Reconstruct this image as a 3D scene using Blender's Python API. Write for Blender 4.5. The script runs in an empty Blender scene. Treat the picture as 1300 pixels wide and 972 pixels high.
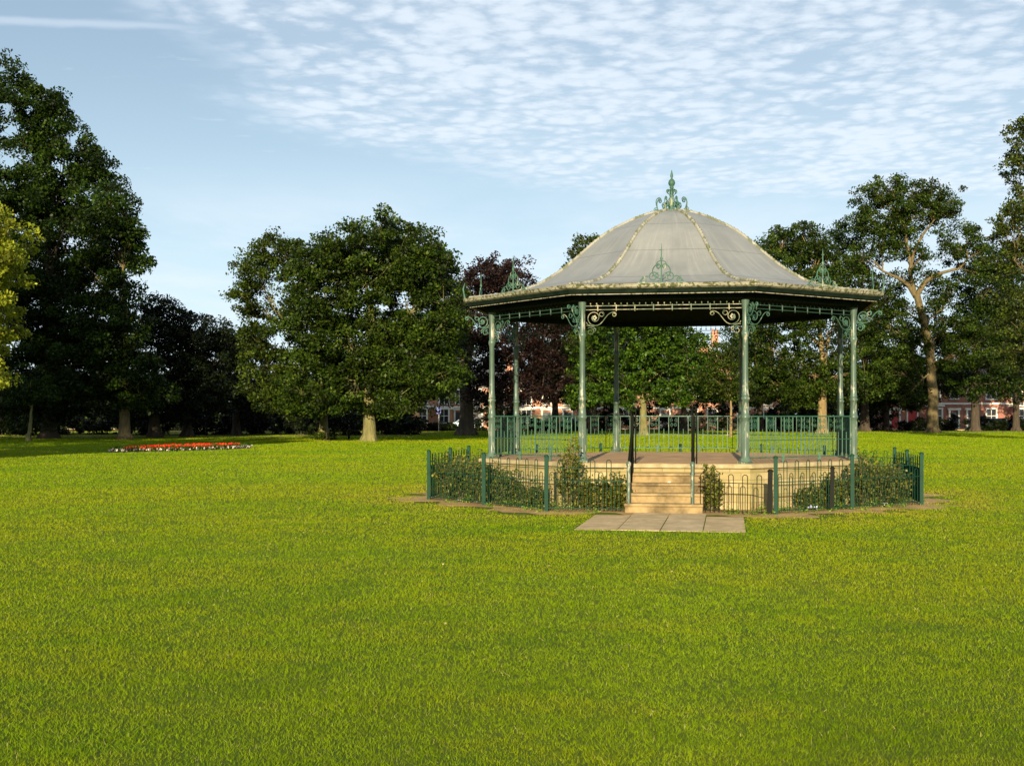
import bpy, math, random
import numpy as np
from mathutils import Vector
R = math.radians
random.seed(7); rng = np.random.default_rng(11)
sc = bpy.context.scene
COL = sc.collection
F = 1606.0; HC = 1.768; YH = 527.5          # focal length in photo pixels, eye height, horizon row
def wx(px, z): return (px-650)/F*z
def wh(py, z): return HC+(YH-py)/F*z

# ------------------------------------------------------------------ helpers
def tag(o, label=None, cat=None, group=None, kind=None):
    if label: o['label'] = label
    if cat: o['category'] = cat
    if group: o['group'] = group
    if kind: o['kind'] = kind
    return o
def empty(name, loc, rz=0, **k):
    o = bpy.data.objects.new(name, None); COL.objects.link(o)
    o.location = loc; o.rotation_euler = (0, 0, rz); o.empty_display_size = .2
    return tag(o, **k)
def children(o): return [c for c in bpy.data.objects if c.parent == o]
def copy_tree(o, parent=None, kids=None):
    c = o.copy(); COL.objects.link(c)
    if parent is not None: c.parent = parent
    for ch in children(o): copy_tree(ch, c)
    return c
def leafcolor(o, vals):
    n_ = len(o.data.vertices)//4; v = np.repeat(vals[:n_], 4); ca = o.data.color_attributes.new('Col', 'FLOAT_COLOR', 'POINT')
    ca.data.foreach_set('color', np.stack([v, v, v, np.ones_like(v)], 1).astype(np.float32).ravel())
def npmesh(name, V, Fc, mat, parent=None, smooth=False, n=4, loc=None):
    me = bpy.data.meshes.new(name)
    V = np.asarray(V, dtype=np.float32).reshape(-1, 3); Fc = np.asarray(Fc, dtype=np.int32).reshape(-1, n)
    me.vertices.add(len(V)); me.vertices.foreach_set('co', V.ravel())
    me.loops.add(Fc.size); me.loops.foreach_set('vertex_index', Fc.ravel())
    me.polygons.add(len(Fc)); me.polygons.foreach_set('loop_start', np.arange(0, Fc.size, n, dtype=np.int32))
    me.update(calc_edges=True)
    me.materials.append(mat)
    o = bpy.data.objects.new(name, me); COL.objects.link(o)
    if loc: o.location = loc
    if parent: o.parent = parent
    return o
class MB:
    def __init__(s): s.v = []; s.f = []; s.sm = []
    def add(s, vs, fs, smooth=False):
        b = len(s.v); s.v += [tuple(p) for p in vs]
        for q in fs: s.f.append(tuple(b+i for i in q)); s.sm.append(smooth)
    def box(s, c, d, rz=0, tilt=(0, 0)):
        hx, hy, hz = d[0]/2, d[1]/2, d[2]/2; cr, sr = math.cos(rz), math.sin(rz)
        vs = []
        for z in (-hz, hz):
            for x, y in ((-hx, -hy), (hx, -hy), (hx, hy), (-hx, hy)):
                X = x+tilt[0]*z; Y = y+tilt[1]*z
                vs.append((c[0]+X*cr-Y*sr, c[1]+X*sr+Y*cr, c[2]+z))
        s.add(vs, [(3, 2, 1, 0), (4, 5, 6, 7), (0, 1, 5, 4), (1, 2, 6, 5), (2, 3, 7, 6), (3, 0, 4, 7)])
    def bar(s, a, b, w, h=None):           # square bar between two points
        a, b = Vector(a), Vector(b); d = (b-a)
        if d.length < 1e-6: return
        d.normalize(); up = Vector((0, 0, 1)) if abs(d.z) < .95 else Vector((0, 1, 0))
        x = d.cross(up).normalized(); y = x.cross(d).normalized(); h = h or w
        vs = []
        for p in (a, b):
            for i, j in ((-1, -1), (1, -1), (1, 1), (-1, 1)): vs.append(p+x*i*w/2+y*j*h/2)
        s.add(vs, [(3, 2, 1, 0), (4, 5, 6, 7), (0, 1, 5, 4), (1, 2, 6, 5), (2, 3, 7, 6), (3, 0, 4, 7)])
    def tube(s, pts, r, n=6, cap=True):
        pts = [Vector(p) for p in pts]; m = len(pts)
        rad = r if isinstance(r, (list, tuple)) else [r]*m
        vs = []; prev = None
        for i, p in enumerate(pts):
            d = (pts[min(i+1, m-1)]-pts[max(i-1, 0)])
            d = d.normalized() if d.length > 1e-9 else Vector((0, 0, 1))
            if prev is None:
                up = Vector((0, 0, 1)) if abs(d.z) < .9 else Vector((1, 0, 0))
                x = d.cross(up).normalized()
            else:
                x = (prev-d*prev.dot(d)).normalized()
            prev = x; y = d.cross(x)
            for k in range(n):
                a = 2*math.pi*k/n; vs.append(p+(x*math.cos(a)+y*math.sin(a))*rad[i])
        fs = []
        for i in range(m-1):
            for k in range(n):
                fs.append((i*n+k, i*n+(k+1) % n, (i+1)*n+(k+1) % n, (i+1)*n+k))
        s.add(vs, fs, True)
        if cap:
            s.add(vs[:n], [tuple(range(n))[::-1]]); s.add(vs[-n:], [tuple(range(n))])
    def lathe(s, prof, n=14, c=(0, 0), rot=0, smooth=True, cap=True):
        vs = []; fs = []
        for r, z in prof:
            for k in range(n):
                a = rot+2*math.pi*k/n; vs.append((c[0]+r*math.cos(a), c[1]+r*math.sin(a), z))
        for i in range(len(prof)-1):
            for k in range(n): fs.append((i*n+k, i*n+(k+1) % n, (i+1)*n+(k+1) % n, (i+1)*n+k))
        s.add(vs, fs, smooth)
        if cap:
            s.add(vs[:n], [tuple(range(n))[::-1]]); s.add(vs[-n:], [tuple(range(n))])
    def prism(s, poly, z0, z1):
        n = len(poly)
        vs = [(x, y, z0) for x, y in poly]+[(x, y, z1) for x, y in poly]
        s.add(vs, [tuple(range(n))[::-1], tuple(range(n, 2*n))]+[(i, (i+1) % n, n+(i+1) % n, n+i) for i in range(n)])
    def build(s, name, mat, parent=None, bevel=0, loc=None, rz=0):
        me = bpy.data.meshes.new(name); me.from_pydata(s.v, [], s.f); me.update()
        me.polygons.foreach_set('use_smooth', s.sm)
        uv = me.uv_layers.new(name='UVMap')
        V = np.array(s.v); 
        for p in me.polygons:
            nrm = p.normal
            if abs(nrm.z) > .7: t = Vector((1, 0, 0)); b = Vector((0, 1, 0))
            else:
                t = Vector((-nrm.y, nrm.x, 0)).normalized(); b = Vector((0, 0, 1))
            for li in p.loop_indices:
                co = me.vertices[me.loops[li].vertex_index].co
                uv.data[li].uv = (co.dot(t), co.dot(b))
        me.materials.append(mat)
        o = bpy.data.objects.new(name, me); COL.objects.link(o)
        if parent: o.parent = parent
        if loc: o.location = loc
        if rz: o.rotation_euler = (0, 0, rz)
        if bevel:
            m = o.modifiers.new('b', 'BEVEL'); m.width = bevel; m.segments = 2; m.limit_method = 'ANGLE'; m.angle_limit = R(40)
        return o

# ------------------------------------------------------------------ materials
def new_mat(name):
    m = bpy.data.materials.new(name); m.use_nodes = True; nt = m.node_tree; nt.nodes.clear()
    out = nt.nodes.new('ShaderNodeOutputMaterial'); bs = nt.nodes.new('ShaderNodeBsdfPrincipled')
    nt.links.new(bs.outputs[0], out.inputs[0]); return m, nt, bs, out
def N(nt, t, **k):
    n = nt.nodes.new(t)
    for a, b in k.items():
        if a.startswith('i_'): n.inputs[a[2:].replace('_', ' ')].default_value = b
        else: setattr(n, a, b)
    return n
def noise(nt, vec, scale, detail=4, rough=.55, dist=0):
    n = N(nt, 'ShaderNodeTexNoise'); n.inputs['Scale'].default_value = scale; n.inputs['Detail'].default_value = detail
    n.inputs['Roughness'].default_value = rough; n.inputs['Distortion'].default_value = dist
    nt.links.new(vec, n.inputs['Vector']); return n.outputs['Fac']
def mapping(nt, vec, s=(1, 1, 1), rot=(0, 0, 0), loc=(0, 0, 0)):
    m = N(nt, 'ShaderNodeMapping'); m.inputs['Scale'].default_value = s; m.inputs['Rotation'].default_value = rot; m.inputs['Location'].default_value = loc
    nt.links.new(vec, m.inputs['Vector']); return m.outputs[0]
def ramp(nt, fac, stops):
    r = N(nt, 'ShaderNodeValToRGB'); e = r.color_ramp.elements
    while len(e) < len(stops): e.new(.5)
    for i, (p, c) in enumerate(stops):
        e[i].position = p; e[i].color = (*c, 1) if len(c) == 3 else c
    nt.links.new(fac, r.inputs[0]); return r.outputs[0]
def mix(nt, fac, a, b, mode='MIX'):
    m = N(nt, 'ShaderNodeMix', data_type='RGBA', blend_type=mode)
    for s, v in ((0, fac), (6, a), (7, b)):
        if isinstance(v, (int, float)): m.inputs[s].default_value = v
        elif isinstance(v, tuple): m.inputs[s].default_value = (*v, 1) if len(v) == 3 else v
        else: nt.links.new(v, m.inputs[s])
    return m.outputs[2]
def math_(nt, op, a, b=None, c=None, clamp=False):
    m = N(nt, 'ShaderNodeMath', operation=op, use_clamp=clamp)
    for i, v in enumerate((a, b, c)):
        if v is None: continue
        if isinstance(v, (int, float)): m.inputs[i].default_value = v
        else: nt.links.new(v, m.inputs[i])
    return m.outputs[0]
def bump(nt, bs, h, strength=.4, dist=.02):
    b = N(nt, 'ShaderNodeBump'); b.inputs['Strength'].default_value = strength; b.inputs['Distance'].default_value = dist
    nt.links.new(h, b.inputs['Height']); nt.links.new(b.outputs[0], bs.inputs['Normal'])
def tc(nt, o='Object'): return N(nt, 'ShaderNodeTexCoord').outputs[o]

def simple(name, c1, c2, scale=8, rough=.6, metal=0, bmp=.2, dist=.01, streak=None, spec=.5, stops=(.35, .65)):
    m, nt, bs, _ = new_mat(name); v = tc(nt)
    if streak: v = mapping(nt, v, s=streak)
    n = noise(nt, v, scale, 6, .6)
    if streak: n = math_(nt, 'ADD', math_(nt, 'MULTIPLY', n, .6), math_(nt, 'MULTIPLY', noise(nt, tc(nt), 1.1, 5, .7), .4)); bmp = 1; dist = .12
    nt.links.new(ramp(nt, n, [(stops[0], c1), (stops[1], c2)]), bs.inputs['Base Color'])
    bs.inputs['Roughness'].default_value = rough; bs.inputs['Metallic'].default_value = metal
    bs.inputs['Specular IOR Level'].default_value = spec
    if bmp: bump(nt, bs, noise(nt, v, scale*3, 5), bmp, dist)
    return m
def painted(name, base, chip, rust, chipamt=.6, rough=.5, spec=.2, ns=7):
    m, nt, bs, _ = new_mat(name); v = tc(nt)
    a = noise(nt, mapping(nt, v, s=(1, 1, .35 if ns == 7 else 1)), ns, 6, .65)
    tone = ramp(nt, noise(nt, v, 2.5, 4), [(.3, tuple(x*.72 for x in base)), (.7, tuple(min(1, x*1.25) for x in base))])
    c = mix(nt, ramp(nt, a, [(chipamt, (0, 0, 0)), (chipamt+.05, (1, 1, 1))]), tone, chip)
    r = noise(nt, mapping(nt, v, loc=(3, 4, 5)), 5, 6, .7)
    c = mix(nt, ramp(nt, r, [(.66, (0, 0, 0)), (.72, (1, 1, 1))]), c, rust)
    nt.links.new(c, bs.inputs['Base Color']); bs.inputs['Roughness'].default_value = rough; bs.inputs['Specular IOR Level'].default_value = spec
    bump(nt, bs, a, .25, .004); return m
def leaf_mat(name, dark, mid, light, transl=.2, var=.35, gloss=.45):
    m, nt, bs, out = new_mat(name)
    g = N(nt, 'ShaderNodeNewGeometry')
    c = ramp(nt, g.outputs['Random Per Island'], [(0, dark), (.55, mid), (1, light)])
    if var < 1:
        at = N(nt, 'ShaderNodeAttribute', attribute_name='Col'); c = mix(nt, 1.0, c, at.outputs['Color'], 'MULTIPLY')
    nt.links.new(c, bs.inputs['Base Color']); bs.inputs['Roughness'].default_value = gloss
    bs.inputs['Specular IOR Level'].default_value = .12
    tr = N(nt, 'ShaderNodeBsdfTranslucent'); nt.links.new(mix(nt, .5, c, (light[0]*1.2, light[1]*1.2, light[2]*.6)), tr.inputs[0])
    ms = N(nt, 'ShaderNodeMixShader'); ms.inputs[0].default_value = transl
    nt.links.new(bs.outputs[0], ms.inputs[1]); nt.links.new(tr.outputs[0], ms.inputs[2]); nt.links.new(ms.outputs[0], out.inputs[0])
    return m
def grass_color(nt):
    v = tc(nt)
    big = noise(nt, mapping(nt, v, s=(.10, .22, 1)), 1, 4, .6)
    med = noise(nt, mapping(nt, v, s=(.7, 1.3, 1)), 1, 5, .65)
    fine = noise(nt, v, 9, 5, .7)
    c = ramp(nt, big, [(.34, (.085, .165, .010)), (.5, (.125, .20, .012)), (.68, (.205, .235, .018))])
    c = mix(nt, ramp(nt, med, [(.36, (0, 0, 0)), (.66, (.6, .6, .6))]), c, (.175, .215, .016))
    c = mix(nt, ramp(nt, fine, [(.30, (.55, .55, .55)), (.52, (0, 0, 0))]), c, (.06, .125, .008))
    c = mix(nt, ramp(nt, noise(nt, mapping(nt, v, loc=(40, 11, 0)), .45, 6, .7), [(.60, (0, 0, 0)), (.74, (.55, .55, .55))]), c, (.27, .225, .035))
    return c
def mat_blades():
    m, nt, bs, out = new_mat('grass blades')
    at = N(nt, 'ShaderNodeAttribute', attribute_name='Col'); c = at.outputs['Color']
    nt.links.new(c, bs.inputs['Base Color']); bs.inputs['Roughness'].default_value = .7; bs.inputs['Specular IOR Level'].default_value = .06
    tr = N(nt, 'ShaderNodeBsdfTranslucent'); nt.links.new(c, tr.inputs[0])
    ms = N(nt, 'ShaderNodeMixShader'); ms.inputs[0].default_value = .3
    nt.links.new(bs.outputs[0], ms.inputs[1]); nt.links.new(tr.outputs[0], ms.inputs[2]); nt.links.new(ms.outputs[0], out.inputs[0])
    return m
def mat_ground():
    m, nt, bs, _ = new_mat('lawn ground'); c = grass_color(nt)
    nt.links.new(mix(nt, .25, c, (.03, .05, .008)), bs.inputs['Base Color']); bs.inputs['Roughness'].default_value = .9
    bs.inputs['Specular IOR Level'].default_value = .1
    bump(nt, bs, noise(nt, tc(nt), 30, 6, .8), 1, .06); return m
def mat_brick(name, c1, c2, mortar, scale=1, bw=.22, bh=.075, grime=.5, moss=None):
    m, nt, bs, _ = new_mat(name); v = tc(nt, 'UV')
    b = N(nt, 'ShaderNodeTexBrick'); nt.links.new(v, b.inputs['Vector'])
    b.inputs['Color1'].default_value = (*c1, 1); b.inputs['Color2'].default_value = (*c2, 1); b.inputs['Mortar'].default_value = (*mortar, 1)
    b.inputs['Scale'].default_value = 1; b.inputs['Brick Width'].default_value = bw; b.inputs['Row Height'].default_value = bh
    b.inputs['Mortar Size'].default_value = .008; b.inputs['Bias'].default_value = 0
    w = tc(nt)
    n = noise(nt, mapping(nt, w, s=(1, 1, .6)), 1.6, 7, .72)
    c = mix(nt, ramp(nt, n, [(.44, (0, 0, 0)), (.62, (grime,)*3)]), b.outputs['Color'], moss or tuple(x*.4 for x in c1))
    nt.links.new(c, bs.inputs['Base Color']); bs.inputs['Roughness'].default_value = .85
    bump(nt, bs, mix(nt, .5, b.outputs['Fac'], noise(nt, w, 25, 5)), .4, .008); return m
def mat_roof():
    m, nt, bs, _ = new_mat('weathered lead roof'); v = tc(nt)
    sp = N(nt, 'ShaderNodeSeparateXYZ'); nt.links.new(v, sp.inputs[0])
    ang = math_(nt, 'ARCTAN2', sp.outputs[1], sp.outputs[0])
    cb = N(nt, 'ShaderNodeCombineXYZ'); nt.links.new(math_(nt, 'MULTIPLY', ang, 9), cb.inputs[0]); nt.links.new(math_(nt, 'MULTIPLY', sp.outputs[2], .35), cb.inputs[1])
    st = noise(nt, cb.outputs[0], 2.6, 6, .65)
    bl = noise(nt, v, 1.1, 5, .6); fi = noise(nt, v, 14, 5, .7)
    c = ramp(nt, bl, [(.3, (.142, .148, .140)), (.7, (.202, .209, .195))])
    c = mix(nt, ramp(nt, st, [(.52, (0, 0, 0)), (.72, (.45, .45, .45))]), c, (.29, .285, .25))
    c = mix(nt, ramp(nt, st, [(.28, (.35, .35, .35)), (.42, (0, 0, 0))]), c, (.10, .098, .085))
    c = mix(nt, ramp(nt, fi, [(.55, (0, 0, 0)), (.8, (.3, .3, .3))]), c, (.11, .11, .095))
    seam = math_(nt, 'FRACT', math_(nt, 'MULTIPLY', sp.outputs[2], 1.55))
    sm = math_(nt, 'LESS_THAN', seam, .018)
    c = mix(nt, math_(nt, 'MULTIPLY', sm, .7), c, (.075, .073, .065))
    nt.links.new(c, bs.inputs['Base Color']); bs.inputs['Roughness'].default_value = .48; bs.inputs['Specular IOR Level'].default_value = .55
    bump(nt, bs, mix(nt, .5, bl, st), .25, .02); return m
M = {}
M['ground'] = mat_ground(); M['blades'] = mat_blades()
M['roof'] = mat_roof()
M['green'] = painted('weathered green paint', (.062, .10, .070), (.28, .27, .19), (.16, .08, .035), .565, .36, .4)
M['greenscroll'] = painted('green scroll paint', (.045, .105, .07), (.24, .26, .17), (.14, .07, .03), .58)
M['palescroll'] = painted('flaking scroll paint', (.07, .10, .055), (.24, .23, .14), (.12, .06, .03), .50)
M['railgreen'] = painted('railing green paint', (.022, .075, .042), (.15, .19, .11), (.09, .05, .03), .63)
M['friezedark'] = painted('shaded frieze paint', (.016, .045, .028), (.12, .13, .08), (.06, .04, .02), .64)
M['fence'] = painted('fence green paint', (.005, .036, .018), (.03, .06, .03), (.06, .035, .02), .68, .55, .12)
M['fencedark'] = painted('dark rusty paint', (.007, .008, .005), (.035, .026, .013), (.04, .02, .01), .66, .6, .08)
M['gutter'] = painted('mossy gutter', (.27, .255, .18), (.075, .08, .03), (.15, .065, .028), .50, .8, ns=15)
M['hip'] = painted('mossy hip roll', (.23, .225, .18), (.11, .12, .06), (.18, .13, .08), .50, .8)
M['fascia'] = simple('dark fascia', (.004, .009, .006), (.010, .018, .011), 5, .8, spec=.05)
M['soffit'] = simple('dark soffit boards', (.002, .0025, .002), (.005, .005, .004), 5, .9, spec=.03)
M['wall'] = mat_brick('yellow block plinth', (.38, .31, .15), (.27, .205, .085), (.17, .13, .06), bw=.42, bh=.14, grime=.75, moss=(.20, .17, .05))
M['cope'] = simple('worn coping stone', (.20, .165, .075), (.36, .30, .16), 4, .85, bmp=.5)
M['floor'] = simple('dusty concrete floor', (.30, .18, .075), (.46, .30, .14), 1.8, .9, bmp=.3)
M['step'] = simple('worn sandstone steps', (.10, .07, .027), (.31, .22, .095), 2.8, .9, bmp=1, dist=.03)
m_, nt_, b_, _ = new_mat('paving stone'); g_ = N(nt_, 'ShaderNodeNewGeometry')
c_ = ramp(nt_, g_.outputs['Random Per Island'], [(0, (.40, .285, .145)), (.5, (.50, .365, .19)), (1, (.44, .34, .20))])
c_ = mix(nt_, ramp(nt_, noise(nt_, tc(nt_), 2.3, 7, .7), [(.42, (.75, .75, .75)), (.62, (0, 0, 0))]), c_, (.26, .19, .085))
nt_.links.new(c_, b_.inputs['Base Color']); b_.inputs['Roughness'].default_value = .9; bump(nt_, b_, noise(nt_, tc(nt_), 9, 6, .7), .6, .02); M['slab'] = m_
M['soil'] = simple('bare earth', (.21, .12, .032), (.37, .245, .075), 2.2, .95, bmp=1, dist=.03)
M['soildark'] = simple('dark leaf litter', (.05, .03, .012), (.12, .07, .03), 1.5, .95, bmp=1, dist=.03)
M['bark'] = simple('bark', (.07, .052, .02), (.185, .14, .055), 5, .9, bmp=1, dist=.05, streak=(1, 1, .25))
M['barkdark'] = simple('dark bark', (.03, .022, .012), (.075, .055, .03), 5, .9, bmp=1, dist=.05, streak=(1, 1, .25))
M['barkpale'] = simple('pale bark', (.10, .095, .03), (.20, .18, .06), 4, .9, bmp=1, dist=.04, streak=(1, 1, .25))
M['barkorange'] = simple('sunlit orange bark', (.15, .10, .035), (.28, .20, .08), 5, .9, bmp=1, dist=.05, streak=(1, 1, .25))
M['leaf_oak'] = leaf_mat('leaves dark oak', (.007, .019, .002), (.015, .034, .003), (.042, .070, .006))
M['leaf_main'] = leaf_mat('leaves oak', (.011, .026, .002), (.024, .048, .004), (.070, .100, .009))
M['leaf_lime'] = leaf_mat('leaves lime', (.014, .029, .003), (.030, .052, .004), (.08, .108, .010))
M['leaf_bright'] = leaf_mat('leaves chestnut', (.015, .044, .003), (.034, .076, .005), (.085, .145, .011))
M['leaf_beech'] = leaf_mat('leaves copper beech', (.010, .006, .005), (.020, .010, .009), (.040, .020, .014), .15)
M['leaf_yellow'] = leaf_mat('leaves golden', (.10, .135, .009), (.20, .235, .016), (.40, .41, .04), .35)
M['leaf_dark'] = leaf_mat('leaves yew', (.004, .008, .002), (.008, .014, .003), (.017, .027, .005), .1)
M['leaf_olive'] = leaf_mat('leaves olive', (.018, .032, .004), (.038, .058, .006), (.105, .125, .015))
M['leaf_rose'] = leaf_mat('leaves rose', (.034, .046, .007), (.075, .088, .012), (.20, .18, .035), var=3)
M['stem'] = simple('rose stems', (.08, .07, .03), (.18, .13, .06), 10, .8)
M['weed'] = leaf_mat('weeds', (.05, .11, .01), (.09, .17, .015), (.2, .26, .03), var=2)
M['red'] = leaf_mat('red petals', (.50, .015, .008), (.72, .03, .012), (.85, .08, .03), .2, var=2)
M['white'] = leaf_mat('white petals', (.62, .55, .50), (.78, .72, .66), (.85, .5, .52), .2, var=2)
M['asphalt'] = simple('asphalt', (.035, .035, .035), (.06, .058, .052), 20, .9, bmp=.3)
M['brick'] = mat_brick('red brick', (.33, .10, .05), (.24, .07, .04), (.3, .25, .2), grime=.3)
M['brickorange'] = mat_brick('orange brick', (.46, .19, .09), (.38, .14, .07), (.4, .32, .24), grime=.2)
M['trim'] = simple('painted stone trim', (.55, .52, .44), (.72, .69, .6), 3, .7)
M['slate'] = simple('slate tiles', (.05, .05, .055), (.09, .085, .085), 6, .6)
M['reddoor'] = simple('red gloss door', (.30, .008, .01), (.38, .012, .014), 3, .35)
M['darkdoor'] = simple('dark door', (.02, .025, .03), (.04, .045, .05), 3, .35)
def glass(name, c):
    m, nt, bs, _ = new_mat(name); bs.inputs['Base Color'].default_value = (*c, 1); bs.inputs['Roughness'].default_value = .08
    v = tc(nt); nt.links.new(ramp(nt, noise(nt, v, .8, 3), [(.4, c), (.7, tuple(x*1.8 for x in c))]), bs.inputs['Base Color']); return m
M['glass'] = glass('window glass', (.02, .022, .025))
M['carglass'] = glass('car glass', (.03, .045, .06))
def carpaint(name, c):
    m, nt, bs, _ = new_mat(name); v = tc(nt)
    nt.links.new(ramp(nt, noise(nt, v, 3, 4), [(.4, c), (.6, tuple(x*1.15 for x in c))]), bs.inputs['Base Color'])
    bs.inputs['Roughness'].default_value = .25; bs.inputs['Coat Weight'].default_value = .6; return m
M['tyre'] = simple('tyre rubber', (.015, .015, .015), (.03, .03, .03), 10, .8)
M['chrome'] = simple('wheel metal', (.4, .4, .4), (.55, .55, .55), 10, .35, .8)

# ------------------------------------------------------------------ camera, light, sky
cam = bpy.data.cameras.new('camera'); co = bpy.data.objects.new('camera', cam); COL.objects.link(co)
co.location = (0, 0, HC); co.rotation_euler = (R(90), 0, 0)
cam.sensor_width = 36; cam.lens = 36*F/1300; cam.shift_y = (YH-486)/1300; cam.clip_end = 5000; cam.clip_start = .1
sc.camera = co
EL, AZ = 14.0, 8.1
d = Vector((math.sin(R(AZ))*math.cos(R(EL)), math.cos(R(AZ))*math.cos(R(EL)), -math.sin(R(EL))))
L = bpy.data.lights.new('sun', 'SUN'); lo = bpy.data.objects.new('sun', L); COL.objects.link(lo)
lo.rotation_euler = d.to_track_quat('-Z', 'Y').to_euler(); L.energy = 5.0; L.angle = R(.5); L.color = (1, .84, .60)
w = bpy.data.worlds.new('World'); sc.world = w; w.use_nodes = True; nt = w.node_tree; nt.nodes.clear()
out = nt.nodes.new('ShaderNodeOutputWorld'); bg = nt.nodes.new('ShaderNodeBackground'); nt.links.new(bg.outputs[0], out.inputs[0])
sky = N(nt, 'ShaderNodeTexSky', sky_type='NISHITA', sun_disc=False, sun_elevation=R(EL), sun_rotation=R(180+AZ), altitude=50, air_density=1.0, dust_density=.8, ozone_density=2.0)
gen = tc(nt, 'Generated')
sp = N(nt, 'ShaderNodeSeparateXYZ'); nt.links.new(gen, sp.inputs[0])
zz = math_(nt, 'MAXIMUM', sp.outputs[2], .02)
cb = N(nt, 'ShaderNodeCombineXYZ'); nt.links.new(math_(nt, 'DIVIDE', sp.outputs[0], zz), cb.inputs[0]); nt.links.new(math_(nt, 'DIVIDE', sp.outputs[1], zz), cb.inputs[1])
P = cb.outputs[0]
sp2 = N(nt, 'ShaderNodeSeparateXYZ'); nt.links.new(P, sp2.inputs[0]); PX, PY = sp2.outputs[0], sp2.outputs[1]
big = noise(nt, mapping(nt, P, loc=(3.3, 1.7, 0)), 1.3, 4, .6)
def sstep(x, a, b):
    m = N(nt, 'ShaderNodeMapRange', interpolation_type='SMOOTHSTEP'); m.inputs['From Min'].default_value = a; m.inputs['From Max'].default_value = b
    nt.links.new(x, m.inputs['Value']); return m.outputs[0]
wob = math_(nt, 'MULTIPLY_ADD', big, .9, -.45)
mA = sstep(math_(nt, 'ADD', PX, wob), -1.0, -.55)
edge = math_(nt, 'ADD', math_(nt, 'MULTIPLY_ADD', PX, 1.15, 5.55), wob)       # far edge of the cloud sheet
edge = math_(nt, 'MINIMUM', edge, math_(nt, 'ADD', 6.0, wob))
mB = sstep(math_(nt, 'SUBTRACT', edge, PY), -.15, .7)
sheet = math_(nt, 'MULTIPLY', mA, mB)
vor = N(nt, 'ShaderNodeTexVoronoi', feature='SMOOTH_F1'); vor.inputs['Scale'].default_value = 15; vor.inputs['Smoothness'].default_value = .6
wv = N(nt, 'ShaderNodeTexNoise'); wv.inputs['Scale'].default_value = 6; wv.inputs['Detail'].default_value = 3; nt.links.new(P, wv.inputs['Vector'])
va = N(nt, 'ShaderNodeVectorMath', operation='MULTIPLY_ADD'); nt.links.new(wv.outputs['Color'], va.inputs[0]); va.inputs[1].default_value = (.13, .13, 0); nt.links.new(mapping(nt, P, s=(1, .8, 1), rot=(0, 0, R(-14))), va.inputs[2])
nt.links.new(va.outputs[0], vor.inputs['Vector'])
puff = math_(nt, 'SUBTRACT', 1, math_(nt, 'MULTIPLY', vor.outputs['Distance'], 1.25))
puff = math_(nt, 'ADD', puff, math_(nt, 'MULTIPLY_ADD', noise(nt, P, 34, 3, .65), .8, -.40))
puff = math_(nt, 'ADD', puff, math_(nt, 'MULTIPLY_ADD', noise(nt, mapping(nt, P, loc=(8, 2, 0)), 2.2, 4, .6), 1.9, -.9))
puff = math_(nt, 'MULTIPLY_ADD', sstep(puff, -.05, .95), .58, .18)
c1 = math_(nt, 'MULTIPLY', sheet, puff)
veil = noise(nt, mapping(nt, P, s=(.35, .16, 1), rot=(0, 0, R(8)), loc=(5, 2, 0)), 2.0, 5, .6)
veil = math_(nt, 'MULTIPLY', sstep(veil, .36, .68), sstep(PY, 4.6, 7.2))
veil = math_(nt, 'MULTIPLY', veil, .55)
wis = math_(nt, 'MULTIPLY', sstep(noise(nt, mapping(nt, P, s=(1.2, 2, 1), loc=(1, 7, 0)), 3, 5, .6), .62, .8), .35)
ctr = math_(nt, 'SUBTRACT', PY, math_(nt, 'MULTIPLY_ADD', PX, .12, 3.36))            # aircraft trail
ctr = math_(nt, 'SUBTRACT', 1, sstep(math_(nt, 'ABSOLUTE', math_(nt, 'ADD', ctr, math_(nt, 'MULTIPLY_ADD', noise(nt, P, 8, 4), .05, -.025))), .004, .055))
ctr = math_(nt, 'MULTIPLY', math_(nt, 'MULTIPLY', ctr, .35), math_(nt, 'SUBTRACT', 1, sstep(PX, -1.0, -.6)))
cl = math_(nt, 'MAXIMUM', math_(nt, 'MAXIMUM', c1, veil), math_(nt, 'MAXIMUM', wis, ctr), clamp=True)
hz = math_(nt, 'SUBTRACT', 1, sstep(sp.outputs[2], 0.0, .30))
base = mix(nt, math_(nt, 'MULTIPLY_ADD', hz, .46, .27), sky.outputs[0], (8.6, 10.9, 12.6))
colr = mix(nt, cl, base, (9.0, 9.9, 10.9))
nt.links.new(colr, bg.inputs[0]); bg.inputs[1].default_value = .05
sc.view_settings.view_transform = 'Standard'; sc.view_settings.look = 'None'; sc.view_settings.exposure = 1.0; sc.view_settings.gamma = 1
sc.render.engine = 'CYCLES'; sc.cycles.max_bounces = 6; sc.cycles.diffuse_bounces = 2; sc.cycles.glossy_bounces = 2; sc.cycles.transmission_bounces = 3
sc.cycles.transparent_max_bounces = 4; sc.cycles.use_denoising = True

# ------------------------------------------------------------------ bandstand frame
A = 1.55; S2 = 1+2**.5
BX, BY, BR = 2.2724*A, 18.0*A, -R(9.754)
def octo(k):
    k *= A
    return [(-k, -S2*k), (k, -S2*k), (S2*k, -k), (S2*k, k), (k, S2*k), (-k, S2*k), (-S2*k, k), (-S2*k, -k)]
def to_world(u, v): return (BX+u*math.cos(BR)-v*math.sin(BR), BY+u*math.sin(BR)+v*math.cos(BR))
def to_local(x, y):
    x = x-BX; y = y-BY; c, s = math.cos(-BR), math.sin(-BR); return (x*c-y*s, x*s+y*c)
def octdist(u, v):                                  # apothem distance in units of a
    c = 1/2**.5
    return np.maximum(np.maximum(abs(u), abs(v)), c*(abs(u)+abs(v)))/A/S2

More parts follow.
